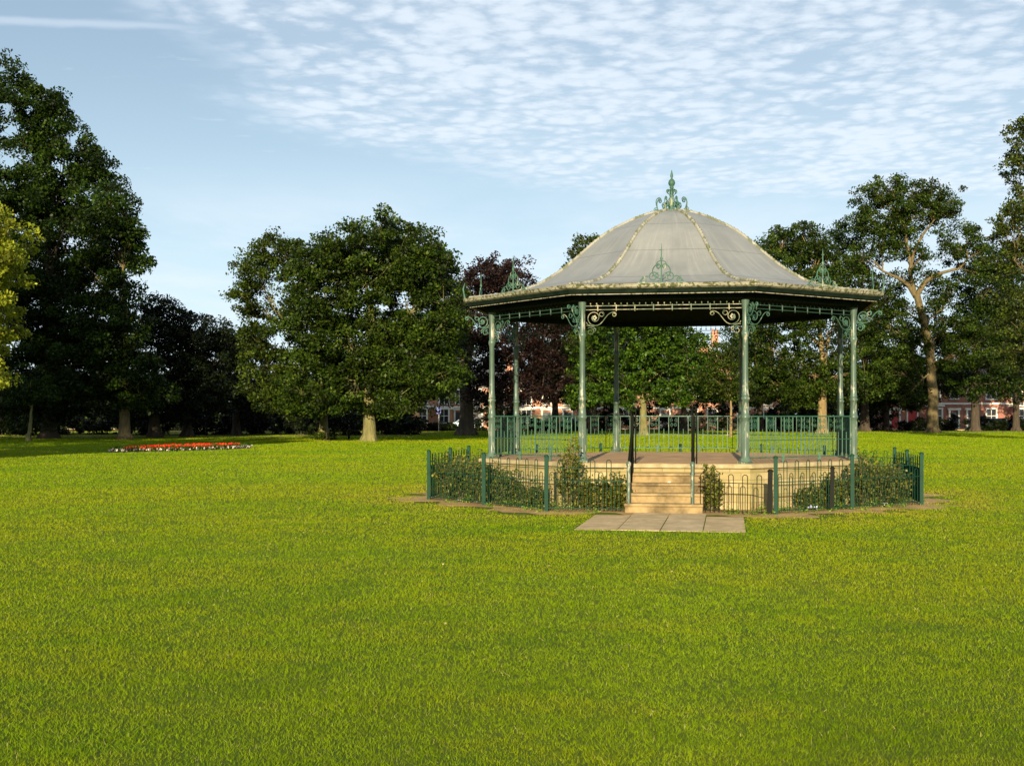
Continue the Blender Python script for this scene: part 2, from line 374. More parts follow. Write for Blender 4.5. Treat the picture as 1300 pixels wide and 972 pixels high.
# ------------------------------------------------------------------ ground
gm = MB(); gm.add([(-2500, -2500, 0), (2500, -2500, 0), (2500, 3500, 0), (-2500, 3500, 0)], [(0, 1, 2, 3)])
tag(gm.build('ground', M['ground']), kind='structure')
def ragged(pts, amp, seed, z, name, mat, sub=.25):
    r = random.Random(seed); out = []
    n = len(pts)
    for i in range(n):
        a, b = Vector(pts[i]), Vector(pts[(i+1) % n]); m = max(2, int((b-a).length/sub))
        nn = (b-a).normalized(); nn = Vector((nn.y, -nn.x))
        for k in range(m):
            p = a+(b-a)*k/m+nn*amp*(r.random()-.5+.7*math.sin(k*.9+i)); out.append((p.x, p.y, z))
    c = (sum(p[0] for p in out)/len(out), sum(p[1] for p in out)/len(out), z)
    m_ = MB(); m_.add(out+[c], [(i, (i+1) % len(out), len(out)) for i in range(len(out))]); return m_.build(name, mat)
tag(ragged([to_world(*p) for p in octo(1.50)], .42, 3, .008, 'bare_earth', M['soil']), kind='structure')
# paving slabs at the foot of the steps
pv = MB()
def wq(px, py): z = HC*F/(py-YH); return (wx(px, z), z)
def slab(c, h=.03):
    cx = sum(p[0] for p in c)/4; cy = sum(p[1] for p in c)/4
    q = [(cx+(p[0]-cx)*.992, cy+(p[1]-cy)*.996) for p in c]; pv.prism(q, .002, h)
def lw(u, v): return to_world(u, v)
FV = -8.62; BV = -5.15
for q, h in (([(-1.12, FV), (-.46, FV), (-.46, -5.65), (-1.10, -5.65)], .010), ([(-.45, FV-.02), (.20, FV-.03), (.20, BV), (-.45, BV)], .016),
             ([(.21, FV-.03), (.85, FV-.04), (.85, BV), (.21, BV)], .013), ([(.86, FV-.06), (1.50, FV-.06), (1.50, -5.75), (.86, -5.75)], .009)):
    slab([lw(*p) for p in q], h)
tag(pv.build('paving', M['slab'], bevel=.006), kind='structure')
# path, road, pavement, leaf litter far behind
pt = MB()
pp = [(-17, 121), (-10, 118.5), (0, 117), (20, 118), (45, 124), (80, 140)]
for (x0, y0), (x1, y1) in zip(pp, pp[1:]): pt.add([(x0, y0, .01), (x1, y1, .01), (x1, y1+4, .01), (x0, y0+4, .01)], [(0, 1, 2, 3)])
tag(pt.build('path', M['asphalt']), kind='structure')
rd = MB(); rd.add([(-250, 151, .012), (250, 151, .012), (250, 160, .012), (-250, 160, .012)], [(0, 1, 2, 3)]); tag(rd.build('road', M['asphalt']), kind='structure')
pm = MB(); pm.box((0, 161.2, .07), (500, 2.2, .13)); pm.box((0, 149.9, .07), (500, 2.0, .13)); tag(pm.build('pavement', M['slab']), kind='structure')
tag(ragged([(27, 136), (60, 132), (95, 134), (95, 148), (24, 148)], 1.2, 5, .016, 'bare_earth', M['soildark'], 1.5), kind='structure')
tag(ragged([(-75, 97), (-48, 99), (-20, 103), (-8, 108), (-8, 148), (-75, 148)], 1.2, 8, .016, 'bare_earth', M['soildark'], 1.5), kind='structure')

# ------------------------------------------------------------------ grass
VT = rng.random((256, 256))
def vn(x, y):
    x = np.asarray(x, float)+900.5; y = np.asarray(y, float)+700.5; ix = np.floor(x).astype(int); iy = np.floor(y).astype(int); fx = x-ix; fy = y-iy
    fx = fx*fx*(3-2*fx); fy = fy*fy*(3-2*fy); g_ = lambda a, b: VT[a % 256, b % 256]
    return (g_(ix, iy)*(1-fx)+g_(ix+1, iy)*fx)*(1-fy)+(g_(ix, iy+1)*(1-fx)+g_(ix+1, iy+1)*fx)*fy
def fbm(x, y, f, o=4, gain=.6):
    t = 0; a = 1; n_ = 0
    for k in range(o): t = t+a*vn(x*f*(.8+.6*y*0)-y*f*.6+k*17, x*f*.6+y*f*.8+k*31); n_ += a; a *= gain; f *= 2.1
    return t/n_
def lerp(a, b, t): return a*(1-t)+b*t
def ss(x, a, b): t = np.clip((x-a)/(b-a), 0, 1); return (t*t*(3-2*t))[:, None]
def pnoise(x, y, f):
    return (np.sin(x*f*1.3+2.1*np.sin(y*f*.9))+np.sin(y*f*1.7+1.7*np.sin(x*f*1.1+1))+np.sin((x+y)*f*2.3+2*np.sin((x-y)*f*.7)))/3
FB_C = (-16.9, 65.3); FB_D = Vector((5.0, 9.3)).normalized()
def fb_local(x, y):
    dx = x-FB_C[0]; dy = y-FB_C[1]; return dx*FB_D.x+dy*FB_D.y, -dx*FB_D.y+dy*FB_D.x
def blades(z0, z1, n):
    z = np.exp(rng.uniform(math.log(z0), math.log(z1), n)); x = (rng.random(n)*2-1)*(z*.44+1.5)
    u = (x-BX)*math.cos(-BR)-(z-BY)*math.sin(-BR); v = (x-BX)*math.sin(-BR)+(z-BY)*math.cos(-BR)
    od = octdist(u, v)
    nz = (fbm(x, z, 1.3, 4)-.5)*.55+.04
    keep = (od > 1.46+nz) | ((od > 1.37) & (rng.random(n) < .12) & (pnoise(x, z, 3) > .1))
    eg = (fbm(x+5, z, 5., 3)-.5)*.22
    keep &= ~((u > -1.12+eg) & (u < 1.50-eg) & (v > FV+.02+eg) & (v < -5.05))
    a, b = fb_local(x, z); keep &= (a/5.3)**2+(b/1.5)**2 > 1
    keep &= rng.random(n) < (.55+.8*fbm(x+31, z, 1.9, 4))
    x, z = x[keep], z[keep]; n = len(x)
    h = .016+.00038*z; w = .0006*z+.0006; lean = 1.9-.8*np.clip(z/60, 0, 1)
    hh = h*(.55+.9*rng.random(n))*(.8+.8*fbm(x, z, 1.6, 4)-.3+.3*vn(x*9, z*9)); ww = w*(.7+.6*rng.random(n))
    a = rng.random(n)*2*np.pi; bx, by = np.cos(a)*ww/2, np.sin(a)*ww/2
    la = rng.random(n)*2*np.pi; lx, ly = np.cos(la)*hh*lean*rng.random(n), np.sin(la)*hh*lean*rng.random(n)
    V = np.empty((n, 3, 3), np.float32)
    V[:, 0] = np.stack([x-bx, z-by, 0*x-.003], 1); V[:, 1] = np.stack([x+bx, z+by, 0*x-.003], 1); V[:, 2] = np.stack([x+lx, z+ly, hh], 1)
    g0, g1, g2 = np.array([.118, .208, .002]), np.array([.168, .242, .003]), np.array([.226, .260, .004])
    c = lerp(lerp(g0, g1, ss(fbm(x*.45, z, .17, 5), .36, .55)), g2, ss(fbm(x*.5+50, z, .22, 5), .46, .68)*.8)
    c = lerp(c, g0*.80, ss(fbm(x+9, z, 1.6, 5, .7), .50, .70)*.6); c = lerp(c, g0*.7, ss(fbm(x+3, z, 9., 3), .55, .75)*.4); c = lerp(c, g2, ss(fbm(x*.6+70, z+3, 1.0, 5, .7), .50, .68)*.5)
    ring = np.clip(1-(od[keep]-1.43)/.6, 0, 1)[:, None]; c = lerp(c, np.array([.33, .27, .03]), ring*ss(fbm(x+20, z, 1.3, 4), .35, .6)*.8)
    c = c*(.78+.44*rng.random(n))[:, None]; dry = rng.random(n) < .02; c[dry] = np.array([.34, .30, .09])*(.7+.5*rng.random(dry.sum()))[:, None]
    CL.append(np.repeat(np.concatenate([c, np.ones((n, 1))], 1), 3, axis=0))
    return V.reshape(-1, 3)
CL = []
parts = [blades(3.4, 140, 1400000)]
V = np.concatenate(parts)
go = npmesh('grass', V, np.arange(len(V)), M['blades'], n=3)
ca = go.data.color_attributes.new('Col', 'FLOAT_COLOR', 'POINT'); ca.data.foreach_set('color', np.concatenate(CL).astype(np.float32).ravel())
tag(go, 'short mown sunlit grass of the park lawn', 'grass', kind='stuff')

# ------------------------------------------------------------------ leaves and trees
def leafverts(C, size, up=.35, aspect=.6, g=rng):
    n = len(C); nr = g.normal(size=(n, 3)); nr[:, 2] += up*1.5; nr /= np.linalg.norm(nr, axis=1)[:, None]
    t = g.normal(size=(n, 3)); t -= nr*(t*nr).sum(1)[:, None]; t /= np.linalg.norm(t, axis=1)[:, None]
    b = np.cross(nr, t); s = (size*(.6+.8*g.random(n)))[:, None]/2
    V = np.empty((n, 4, 3), np.float32)
    k = (g.random(n)*.5-.1)[:, None]
    V[:, 0] = C-t*s; V[:, 1] = C+b*s*aspect+t*s*k*.4; V[:, 2] = C+t*s+nr*s*.25; V[:, 3] = C-b*s*aspect+t*s*k*.3
    return V.reshape(-1, 3)
LCOL = []
def crown_points(c, r, clump, leaf, dens, g, gap=.12, bias=.5):
    vol = r[0]*r[1]*r[2]; ncl = max(6, int(4.8*(vol**(2/3))/(clump*clump)))
    p = g.normal(size=(ncl, 3)); p /= np.linalg.norm(p, axis=1)[:, None]; p *= (bias+(1.04-bias)*g.random(ncl)**.7)[:, None]
    p = p[g.random(ncl) > gap]; ncl = len(p)
    cc = p*np.array(r)+np.array(c)
    per = int(dens*9*(clump/leaf)**2); pts = []
    rc = clump*(.5+.75*g.random(ncl)); LCOL.append(np.repeat(.30+.85*g.random(ncl), per))  # random tone per clump, standing in for lit and shadowed clumps
    q = g.normal(size=(ncl, per, 3)); q /= np.linalg.norm(q, axis=2)[:, :, None]; q *= (g.random((ncl, per))**.45)[:, :, None]
    q *= rc[:, None, None]; q[:, :, 2] *= .62
    # droop of the outer sprays
    q[:, :, 2] -= .18*np.abs(q[:, :, 0])
    P_ = (cc[:, None, :]+q).reshape(-1, 3)
    return P_, cc
def bent(a, b, n=6, sag=.1, g=random):
    a, b = Vector(a), Vector(b); L_ = (b-a).length; m = (a+b)/2+Vector((g.uniform(-1, 1), g.uniform(-1, 1), g.uniform(-.2, 1)))*L_*sag
    return [(a*(1-t)**2+m*2*t*(1-t)+b*t*t) for t in [i/(n-1) for i in range(n)]]
def tree(name, label, z, tpx, lobes, leafm, barkm, tw=.45, top=None, leaf=.2, clump=.75, dens=.62, group=None, limbs=(), gap=.12, depth=1.0, lean=0, seed=1, fork=.35, taper=.9, cat='tree', vis=True):
    """tpx: trunk px in photo, z: distance; lobes: (px, py, r_px[, ry_px])"""
    g = np.random.default_rng(seed); rr = random.Random(seed)
    bx = wx(tpx, z); root = empty(name, (bx, z, 0), label=label, cat=cat, group=group)
    s = z/F; X = [wx(l[0], z) for l in lobes]; hw = (max(X)-min(X))/2+1
    cs = []
    for l in lobes:
        r = l[2]*s; rz = (l[3] if len(l) > 3 else l[2])*s
        room = max(0, hw*depth-r)
        base = [0] if room < r*.5 else ([-.55, .55] if room < 2.0*r else [-.8, 0, .8])
        for k in base:
            dy = k*room+rr.uniform(-.2, .2)*r
            cs.append(((wx(l[0], z)-bx+ (0 if k == 0 else rr.uniform(-.15, .15)*r), dy, wh(l[1], z)-(abs(k)*.12*r)), (r*rr.uniform(.92, 1.05), r*1.1, rz*rr.uniform(.92, 1.05))))
    pts = []; clumps = []
    for c, r in cs:
        p, cc = crown_points(c, r, clump, leaf, dens, g, gap); pts.append(p); clumps.append(cc)
    P_ = np.concatenate(pts); kp = P_[:, 2] > .25; cv = np.concatenate(LCOL)[kp]; LCOL.clear(); P_ = P_[kp]
    Vv = leafverts(P_, leaf, g=g)
    leafcolor(npmesh('crown', Vv, np.arange(len(Vv)), leafm, root), cv)
    t = MB()
    topz = top if top else .80*max(c[2]+.3*r[2] for c, r in cs)
    cx = sum(c[0] for c, r in cs)/len(cs)
    tp = []; n = 10
    for i in range(n):
        f = i/(n-1); tp.append(Vector((lean*topz*f+(cx-lean*topz)*.35*max(0, f-.4)+rr.uniform(-1, 1)*.06*tw*f*6, rr.uniform(-1, 1)*.2*f, topz*f)))
    rad = [tw*(1-taper*(i/(n-1))) for i in range(n)]; rad[0] = tw*1.05
    t.tube([Vector((tp[0].x, tp[0].y, -.1)), Vector((tp[0].x, tp[0].y, .12)), Vector((tp[0].x, tp[0].y, .5))]+tp[1:], [tw*1.42, tw*1.22, tw*1.05]+rad[1:], 10)
    for i in range(5):
        a = i*1.26+rr.random(); t.tube([Vector((math.cos(a)*tw*.5, math.sin(a)*tw*.5, .5)), Vector((math.cos(a)*tw*1.2, math.sin(a)*tw*1.2, .12)), Vector((math.cos(a)*tw*1.6, math.sin(a)*tw*1.6, -.08))], [tw*.5, tw*.35, tw*.12], 6)
    nodes = [(tp[q_], rad[q_]) for q_ in range(3, n) if q_/(n-1) >= fork*.8]
    for ii, lm in enumerate(limbs):      # the limbs one can see in the photo
        P3 = [Vector((wx(a, z)-bx, -.5*min(max(j-1, 0), 2) if ii == 0 else -.7, wh(b, z))) for j, (a, b, c) in enumerate(lm)]
        t.tube(P3, [c for a, b, c in lm], 8); nodes += [(p_, c) for p_, (a, b, c) in list(zip(P3, lm))[1:]]
    order = sorted(range(len(cs)), key=lambda k_: (Vector(cs[k_][0])-Vector((0, 0, topz*.45))).length)
    for k in order:
        c, r = cs[k]; c = Vector(c); tgt = c+Vector((0, 0, r[2]*.2))
        best = min(nodes, key=lambda nd: (nd[0]-c).length+2.2*max(0, nd[0].z-c.z+.4*(c-nd[0]).length)+(0 if nd[1] > .06 else 3))
        a = best[0]; L_ = (tgt-a).length; r0 = max(.035, min(best[1]*.72, .05+L_*.025))
        m1 = a.lerp(tgt, .5)+Vector((rr.uniform(-1, 1), rr.uniform(-1, 1), rr.uniform(-.3, .8)))*L_*.13
        pth = [a*(1-u_)**2+m1*2*u_*(1-u_)+tgt*u_*u_ for u_ in [q_/5 for q_ in range(6)]]
        pr = [r0*(1-.62*q_/5) for q_ in range(6)]; t.tube(pth, pr, 6); nodes += list(zip(pth[2:], pr[2:]))
        for q in clumps[k][:10]:
            q_ = rr.choice((2, 3, 4, 5)); t.tube(bent(pth[q_], q, 4, .15, rr), [pr[q_]*.45, pr[q_]*.3, pr[q_]*.18, .012], 4, cap=False)
    t.build('trunk', barkm, root)
    return root

# far-left golden tree whose shadow falls on the lawn and the trees behind
tree('golden_tree', 'yellow leaved tree at the far left edge in front of the dark trees', 50, -95,
     [(-80, 330, 85), (-22, 312, 56), (-30, 350, 62), (-95, 420, 80), (-50, 455, 62), (-30, 405, 44), (-110, 250, 70), (-55, 480, 34), (-140, 380, 90)], M['leaf_yellow'], M['bark'], .28, leaf=.15, clump=.5, dens=.9, gap=.15, seed=2, fork=.15)
tree('tall_tree', 'tallest tree, dark green and tapering, at the left edge behind the golden tree', 97, 62,
     [(8, 100, 26, 32), (22, 112, 26), (18, 150, 48), (60, 128, 20), (62, 155, 36), (88, 180, 32), (15, 210, 75), (80, 230, 58), (116, 212, 26), (124, 240, 30), (15, 300, 90), (85, 310, 75),
      (15, 400, 95), (85, 400, 75), (20, 470, 85), (80, 470, 65), (50, 512, 50, 24)], M['leaf_oak'], M['barkdark'], .60, leaf=.24, clump=.95, seed=3, gap=.04, depth=.5, dens=.95)
tree('broad_tree', 'dark green tree with a lit brown trunk between the tallest tree and the flower bed', 93, 158,
     [(138, 262, 28), (158, 262, 22), (168, 288, 15), (125, 300, 38), (148, 315, 34), (172, 330, 14), (168, 305, 12), (120, 360, 45), (155, 375, 32), (135, 420, 50), (168, 420, 28), (110, 460, 48), (150, 468, 46), (175, 480, 34), (130, 500, 40, 24), (185, 500, 34, 22)], M['leaf_oak'], M['bark'], .42, leaf=.23, clump=.85, seed=23, gap=.05, depth=.5, dens=.95)
tree('thin_tree', 'small leaning tree with a thin pale trunk, far left under the tall tree', 88, 36,
     [(50, 500, 22, 14), (38, 488, 26), (20, 500, 20, 12)], M['leaf_oak'], M['barkpale'], .17, leaf=.18, clump=.5, seed=4, lean=.12)
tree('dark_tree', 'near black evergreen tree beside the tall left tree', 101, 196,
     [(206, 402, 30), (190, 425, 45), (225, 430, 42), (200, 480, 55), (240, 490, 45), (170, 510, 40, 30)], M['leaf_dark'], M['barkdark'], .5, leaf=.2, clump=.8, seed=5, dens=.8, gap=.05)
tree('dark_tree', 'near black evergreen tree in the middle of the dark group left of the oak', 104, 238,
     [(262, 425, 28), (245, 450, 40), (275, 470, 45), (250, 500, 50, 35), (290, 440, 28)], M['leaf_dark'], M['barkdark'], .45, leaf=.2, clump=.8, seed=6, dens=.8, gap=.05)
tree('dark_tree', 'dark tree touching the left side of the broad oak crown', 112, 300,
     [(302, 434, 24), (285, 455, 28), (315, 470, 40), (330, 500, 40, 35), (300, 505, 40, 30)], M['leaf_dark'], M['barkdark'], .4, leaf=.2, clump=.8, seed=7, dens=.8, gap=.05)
tree('lime_tree', 'paler green tree forming the left shoulder of the broad oak, with ivy round its trunk', 92, 411,
     [(342, 318, 24), (318, 345, 24), (365, 325, 26), (312, 380, 18), (345, 370, 42), (350, 420, 44), (322, 425, 22), (340, 470, 36), (368, 495, 34), (345, 508, 24, 18), (395, 470, 45), (395, 510, 28, 18)], M['leaf_lime'], M['barkpale'], .34, leaf=.2, clump=.75, seed=8)
tree('oak_tree', 'broad dark green oak standing alone left of the bandstand', 87, 469,
     [(497, 296, 22), (478, 310, 28), (450, 318, 30), (425, 325, 26), (400, 335, 26), (540, 318, 30), (560, 338, 26), (515, 335, 38), (470, 350, 48), (415, 370, 48), (520, 385, 55), (568, 375, 26), (575, 410, 24), (395, 420, 46), (450, 430, 52), (550, 440, 44), (505, 450, 52),
      (400, 475, 40), (455, 490, 42, 30), (520, 492, 42, 30), (562, 478, 30), (425, 508, 28, 16), (500, 512, 28, 15), (378, 500, 28, 22)], M['leaf_main'], M['barkpale'], .46, leaf=.21, clump=.8, seed=9, gap=.12, dens=.75,
     limbs=[[(474, 500, .26), (478, 460, .22), (476, 420, .18), (470, 380, .14), (462, 340, .07)], [(476, 440, .14), (495, 420, .1), (520, 400, .07), (540, 380, .04)], [(474, 470, .14), (450, 450, .1), (425, 430, .08), (405, 400, .04)]])
tree('copper_beech', 'dark purple copper beech behind the left end of the bandstand', 112, 592,
     [(632, 345, 24), (612, 352, 24), (655, 352, 22), (590, 368, 26), (640, 375, 34), (665, 380, 18), (600, 400, 36), (640, 415, 40), (600, 450, 38), (650, 455, 40), (690, 440, 34), (700, 475, 30), (655, 490, 28, 18), (615, 490, 26, 16), (708, 400, 26), (640, 503, 24, 11), (690, 500, 26, 12), (612, 503, 20, 10)], M['leaf_beech'], M['barkdark'], .75, leaf=.22, clump=.8, seed=10, gap=.22, dens=.5)
tree('chestnut_tree', 'bright green chestnut seen through the middle of the bandstand', 112, 817,
     [(760, 440, 38), (795, 430, 42), (835, 435, 42), (870, 445, 34), (745, 480, 32), (790, 478, 34), (835, 475, 36), (872, 485, 26), (770, 400, 40), (830, 395, 45), (790, 503, 22, 12), (850, 503, 22, 11), (740, 505, 22, 12)], M['leaf_bright'], M['barkpale'], .38, leaf=.27, clump=.7, seed=11, dens=.6)
tree('tall_chestnut', 'tall tree whose tip shows above the left slope of the bandstand roof', 128, 752,
     [(748, 318, 22), (730, 328, 16), (762, 335, 26), (745, 360, 35), (775, 390, 45), (740, 410, 36), (735, 460, 30), (720, 490, 22)], M['leaf_olive'], M['barkdark'], .42, leaf=.26, clump=.8, seed=12)
tree('young_tree', 'slim young tree with a thin orange trunk seen through the right of the bandstand', 104, 928,
     [(925, 470, 24), (905, 480, 20), (940, 490, 18), (920, 497, 22, 12), (915, 450, 18)], M['leaf_lime'], M['barkorange'], .13, leaf=.17, clump=.5, seed=13)
tree('round_tree', 'dense green tree rising behind the right slope of the bandstand roof', 124, 1044,
     [(1010, 305, 22), (985, 312, 20), (1035, 312, 24), (968, 325, 14), (1000, 340, 32), (1050, 335, 28), (1030, 380, 42), (985, 400, 45), (1050, 430, 45), (985, 450, 48), (1020, 475, 40), (970, 485, 30, 25), (1060, 480, 34), (1010, 502, 26, 14), (955, 440, 30)], M['leaf_main'], M['barkorange'], .5, leaf=.24, clump=.85, seed=14, gap=.12,
     limbs=[[(1044, 400, .14), (1040, 370, .12), (1032, 345, .08), (1040, 325, .05)], [(1044, 470, .16), (1048, 440, .12), (1056, 410, .08)]])
tree('spreading_oak', 'tall open crowned oak with bare sunlit limbs to the right of the bandstand', 130, 1184,
     [(1130, 238, 22), (1105, 250, 20), (1155, 240, 20), (1180, 245, 20), (1202, 255, 18), (1098, 280, 20), (1128, 272, 30), (1162, 270, 26), (1192, 275, 18), (1120, 308, 26), (1150, 305, 22), (1088, 325, 20), (1222, 300, 22), (1236, 325, 18), (1228, 350, 15), (1212, 318, 14),
      (1090, 365, 34), (1125, 378, 24), (1096, 405, 32), (1130, 425, 34), (1095, 445, 36), (1130, 470, 30), (1100, 485, 30, 22), (1150, 395, 16), (1195, 395, 20), (1215, 420, 26), (1235, 440, 26), (1150, 498, 22, 14), (1205, 450, 22), (1148, 352, 13), (1200, 372, 15), (1165, 425, 18), (1190, 425, 18), (1150, 455, 22), (1168, 320, 12), (1186, 352, 11)], M['leaf_main'], M['bark'], .58, leaf=.23, clump=.85, seed=15, gap=.2, top=9.4, fork=.8, depth=.55, taper=.22,
     limbs=[[(1181, 455, .48), (1177, 430, .46), (1171, 410, .42), (1164, 392, .38), (1160, 375, .35)], [(1160, 378, .28), (1150, 362, .22), (1138, 354, .17), (1118, 345, .10), (1108, 332, .06)], [(1160, 378, .28), (1170, 362, .22), (1182, 350, .18), (1198, 346, .15), (1216, 341, .13), (1225, 330, .09), (1226, 318, .05)],
            [(1158, 372, .27), (1152, 345, .20), (1158, 320, .15), (1168, 300, .14), (1182, 282, .07)], [(1155, 345, .2), (1150, 318, .14), (1146, 290, .1), (1138, 262, .05)]])
tree('leafy_tree', 'airy tree cut off by the right edge of the photo', 88, 1352,
     [(1295, 168, 20), (1300, 205, 22), (1320, 180, 40), (1330, 250, 45), (1288, 268, 16), (1275, 285, 18), (1295, 300, 26), (1335, 320, 50), (1282, 335, 20), (1290, 375, 26), (1330, 400, 55), (1278, 412, 18), (1290, 445, 26), (1330, 470, 45)], M['leaf_olive'], M['bark'], .5, leaf=.19, clump=.6, seed=16, gap=.25, dens=.55)
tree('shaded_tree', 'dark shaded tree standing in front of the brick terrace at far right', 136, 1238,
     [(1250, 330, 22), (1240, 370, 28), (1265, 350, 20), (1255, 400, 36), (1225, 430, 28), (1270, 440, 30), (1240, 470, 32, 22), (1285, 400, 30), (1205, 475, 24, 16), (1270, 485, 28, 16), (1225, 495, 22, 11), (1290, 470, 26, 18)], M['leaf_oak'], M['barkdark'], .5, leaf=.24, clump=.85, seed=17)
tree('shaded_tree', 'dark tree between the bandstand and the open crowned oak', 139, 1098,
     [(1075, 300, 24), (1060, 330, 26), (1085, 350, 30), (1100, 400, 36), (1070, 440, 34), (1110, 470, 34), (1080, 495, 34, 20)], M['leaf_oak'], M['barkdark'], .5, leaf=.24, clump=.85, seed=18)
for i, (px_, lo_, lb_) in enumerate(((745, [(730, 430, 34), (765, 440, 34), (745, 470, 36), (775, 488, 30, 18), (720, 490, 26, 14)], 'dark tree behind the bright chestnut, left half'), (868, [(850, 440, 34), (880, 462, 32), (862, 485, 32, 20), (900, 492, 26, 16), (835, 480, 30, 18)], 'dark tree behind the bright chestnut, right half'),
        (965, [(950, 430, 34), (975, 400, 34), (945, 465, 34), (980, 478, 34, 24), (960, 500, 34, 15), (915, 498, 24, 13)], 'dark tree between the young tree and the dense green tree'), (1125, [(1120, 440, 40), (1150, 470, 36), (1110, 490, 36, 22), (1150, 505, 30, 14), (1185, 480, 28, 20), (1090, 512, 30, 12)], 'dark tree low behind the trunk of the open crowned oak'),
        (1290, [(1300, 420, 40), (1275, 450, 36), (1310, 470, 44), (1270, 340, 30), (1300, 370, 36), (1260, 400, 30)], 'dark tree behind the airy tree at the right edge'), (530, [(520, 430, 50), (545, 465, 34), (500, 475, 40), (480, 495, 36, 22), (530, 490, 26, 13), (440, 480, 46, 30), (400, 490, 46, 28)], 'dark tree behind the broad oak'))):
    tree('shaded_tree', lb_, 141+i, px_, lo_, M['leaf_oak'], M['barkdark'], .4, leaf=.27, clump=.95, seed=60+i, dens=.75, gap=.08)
tree('shaded_tree', 'dark tree behind the copper beech and the bandstand railing', 132, 705,
     [(700, 420, 34), (680, 455, 30), (715, 460, 34), (700, 485, 26, 15), (590, 420, 34), (575, 440, 20)], M['leaf_oak'], M['barkdark'], .45, leaf=.24, clump=.85, seed=19)
# trees just outside the frame that shade the left of the lawn
tree('tall_tree', 'broad tall tree just outside the left edge of the photo, beside the golden tree', 52, -500,
     [(-500, -60, 170), (-400, 60, 150), (-600, 80, 160), (-420, 200, 160), (-580, 240, 170), (-440, 340, 150), (-600, 400, 150)], M['leaf_oak'], M['bark'], .5, leaf=.3, clump=1.1, seed=20, gap=.05)
tree('tall_tree', 'tall tree well outside the left edge of the photo, behind the broad one', 60, -470,
     [(-470, -10, 120), (-400, 90, 120), (-560, 100, 140), (-400, 220, 120), (-560, 250, 150), (-430, 350, 130), (-560, 400, 130)], M['leaf_oak'], M['bark'], .5, leaf=.3, clump=1.1, seed=21, gap=.05)
tree('low_tree', 'low dense tree just outside the left edge of the photo, beside the golden tree', 47, -290,
     [(-290, 220, 130), (-210, 300, 100), (-340, 320, 130), (-220, 400, 110), (-330, 440, 120), (-200, 480, 95), (-260, 520, 110, 50), (-180, 545, 80, 45)], M['leaf_oak'], M['bark'], .35, leaf=.2, clump=.7, seed=22, gap=.02, dens=1.0)
# dark shrubbery at the edge of the park
def shrub(name, label, px0, px1, z, h, mat, leaf=.2, seed=1, dep=2.0, cat='shrub', group=None):
    g = np.random.default_rng(seed); x0, x1 = wx(px0, z), wx(px1, z); cx = (x0+x1)/2; hw = (x1-x0)/2
    root = empty(name, (cx, z, 0), label=label, cat=cat, group=group)
    pts = []
    n = max(1, int(hw*2/h*1.6))
    for i in range(n):
        f = (i+.5)/n*2-1; hh = h*(.75+.4*g.random()); p, _ = crown_points((f*hw*.85, (g.random()-.5)*dep*.6, hh*.42), (hw/n*1.35, dep*.6, hh*.62), .55, leaf, 1.6, g, .03, .3); pts.append(p)
    P_ = np.concatenate(pts); kp = P_[:, 2] > .02; cv = np.concatenate(LCOL)[kp]; LCOL.clear(); P_ = P_[kp]; Vv = leafverts(P_, leaf, g=g); leafcolor(npmesh('foliage', Vv, np.arange(len(Vv)), mat, root), cv)
    t = MB(); t.tube([(-hw, 0, .02), (0, 0, .05), (hw, 0, .02)], .06, 5)
    for i in range(n*3):
        a = Vector(((g.random()*2-1)*hw*.8, 0, -.02)); t.tube(bent(a, a+Vector((g.random()-.5, (g.random()-.5)*.4, h*.7)), 4, .1), [.05, .04, .025, .01], 5)
    t.build('stem', M['barkdark'], root); return root
sl = ['at the far left edge', 'behind the thin leaning tree', 'behind the tall tree trunk', 'behind the flower bed', 'under the near black evergreens', 'left of the ivy clad trunk', 'between the ivy clad trunk and the oak trunk', 'right of the oak trunk']
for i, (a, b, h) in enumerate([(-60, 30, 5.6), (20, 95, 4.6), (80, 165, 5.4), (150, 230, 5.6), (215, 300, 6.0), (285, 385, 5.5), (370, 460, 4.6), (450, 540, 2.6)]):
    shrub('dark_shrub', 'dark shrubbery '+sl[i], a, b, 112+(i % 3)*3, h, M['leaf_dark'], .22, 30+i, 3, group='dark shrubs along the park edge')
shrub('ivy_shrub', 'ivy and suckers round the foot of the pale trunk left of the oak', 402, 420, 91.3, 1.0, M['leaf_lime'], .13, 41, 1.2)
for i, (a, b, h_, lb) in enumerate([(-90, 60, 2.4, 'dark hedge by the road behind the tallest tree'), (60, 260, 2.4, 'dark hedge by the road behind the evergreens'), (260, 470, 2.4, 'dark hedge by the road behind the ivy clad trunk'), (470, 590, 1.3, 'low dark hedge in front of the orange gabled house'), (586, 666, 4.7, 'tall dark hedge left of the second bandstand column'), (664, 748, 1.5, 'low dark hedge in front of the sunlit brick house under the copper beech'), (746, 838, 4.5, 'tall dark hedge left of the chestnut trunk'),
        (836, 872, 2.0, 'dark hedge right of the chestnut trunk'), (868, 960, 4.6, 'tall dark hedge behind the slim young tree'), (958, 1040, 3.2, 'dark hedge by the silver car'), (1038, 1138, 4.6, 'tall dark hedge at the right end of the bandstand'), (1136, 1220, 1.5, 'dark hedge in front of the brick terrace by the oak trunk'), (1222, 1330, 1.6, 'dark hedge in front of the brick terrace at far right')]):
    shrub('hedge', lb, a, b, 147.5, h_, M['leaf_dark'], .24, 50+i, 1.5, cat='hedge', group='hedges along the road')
g = np.random.default_rng(77); pts = []
for k in range(150):
    x = -110+k*1.55+g.uniform(-1, 1); h = 6.5+3.5*vn(k*.23, 3.3)+2*g.random(); y = 192+g.uniform(-5, 5)
    n_ = 520; q = g.normal(size=(n_, 3)); q /= np.linalg.norm(q, axis=1)[:, None]; q *= (g.random(n_)**.35)[:, None]; pts.append(q*np.array([2.2, 2.2, h*.55])+np.array([x, y, h*.5]))
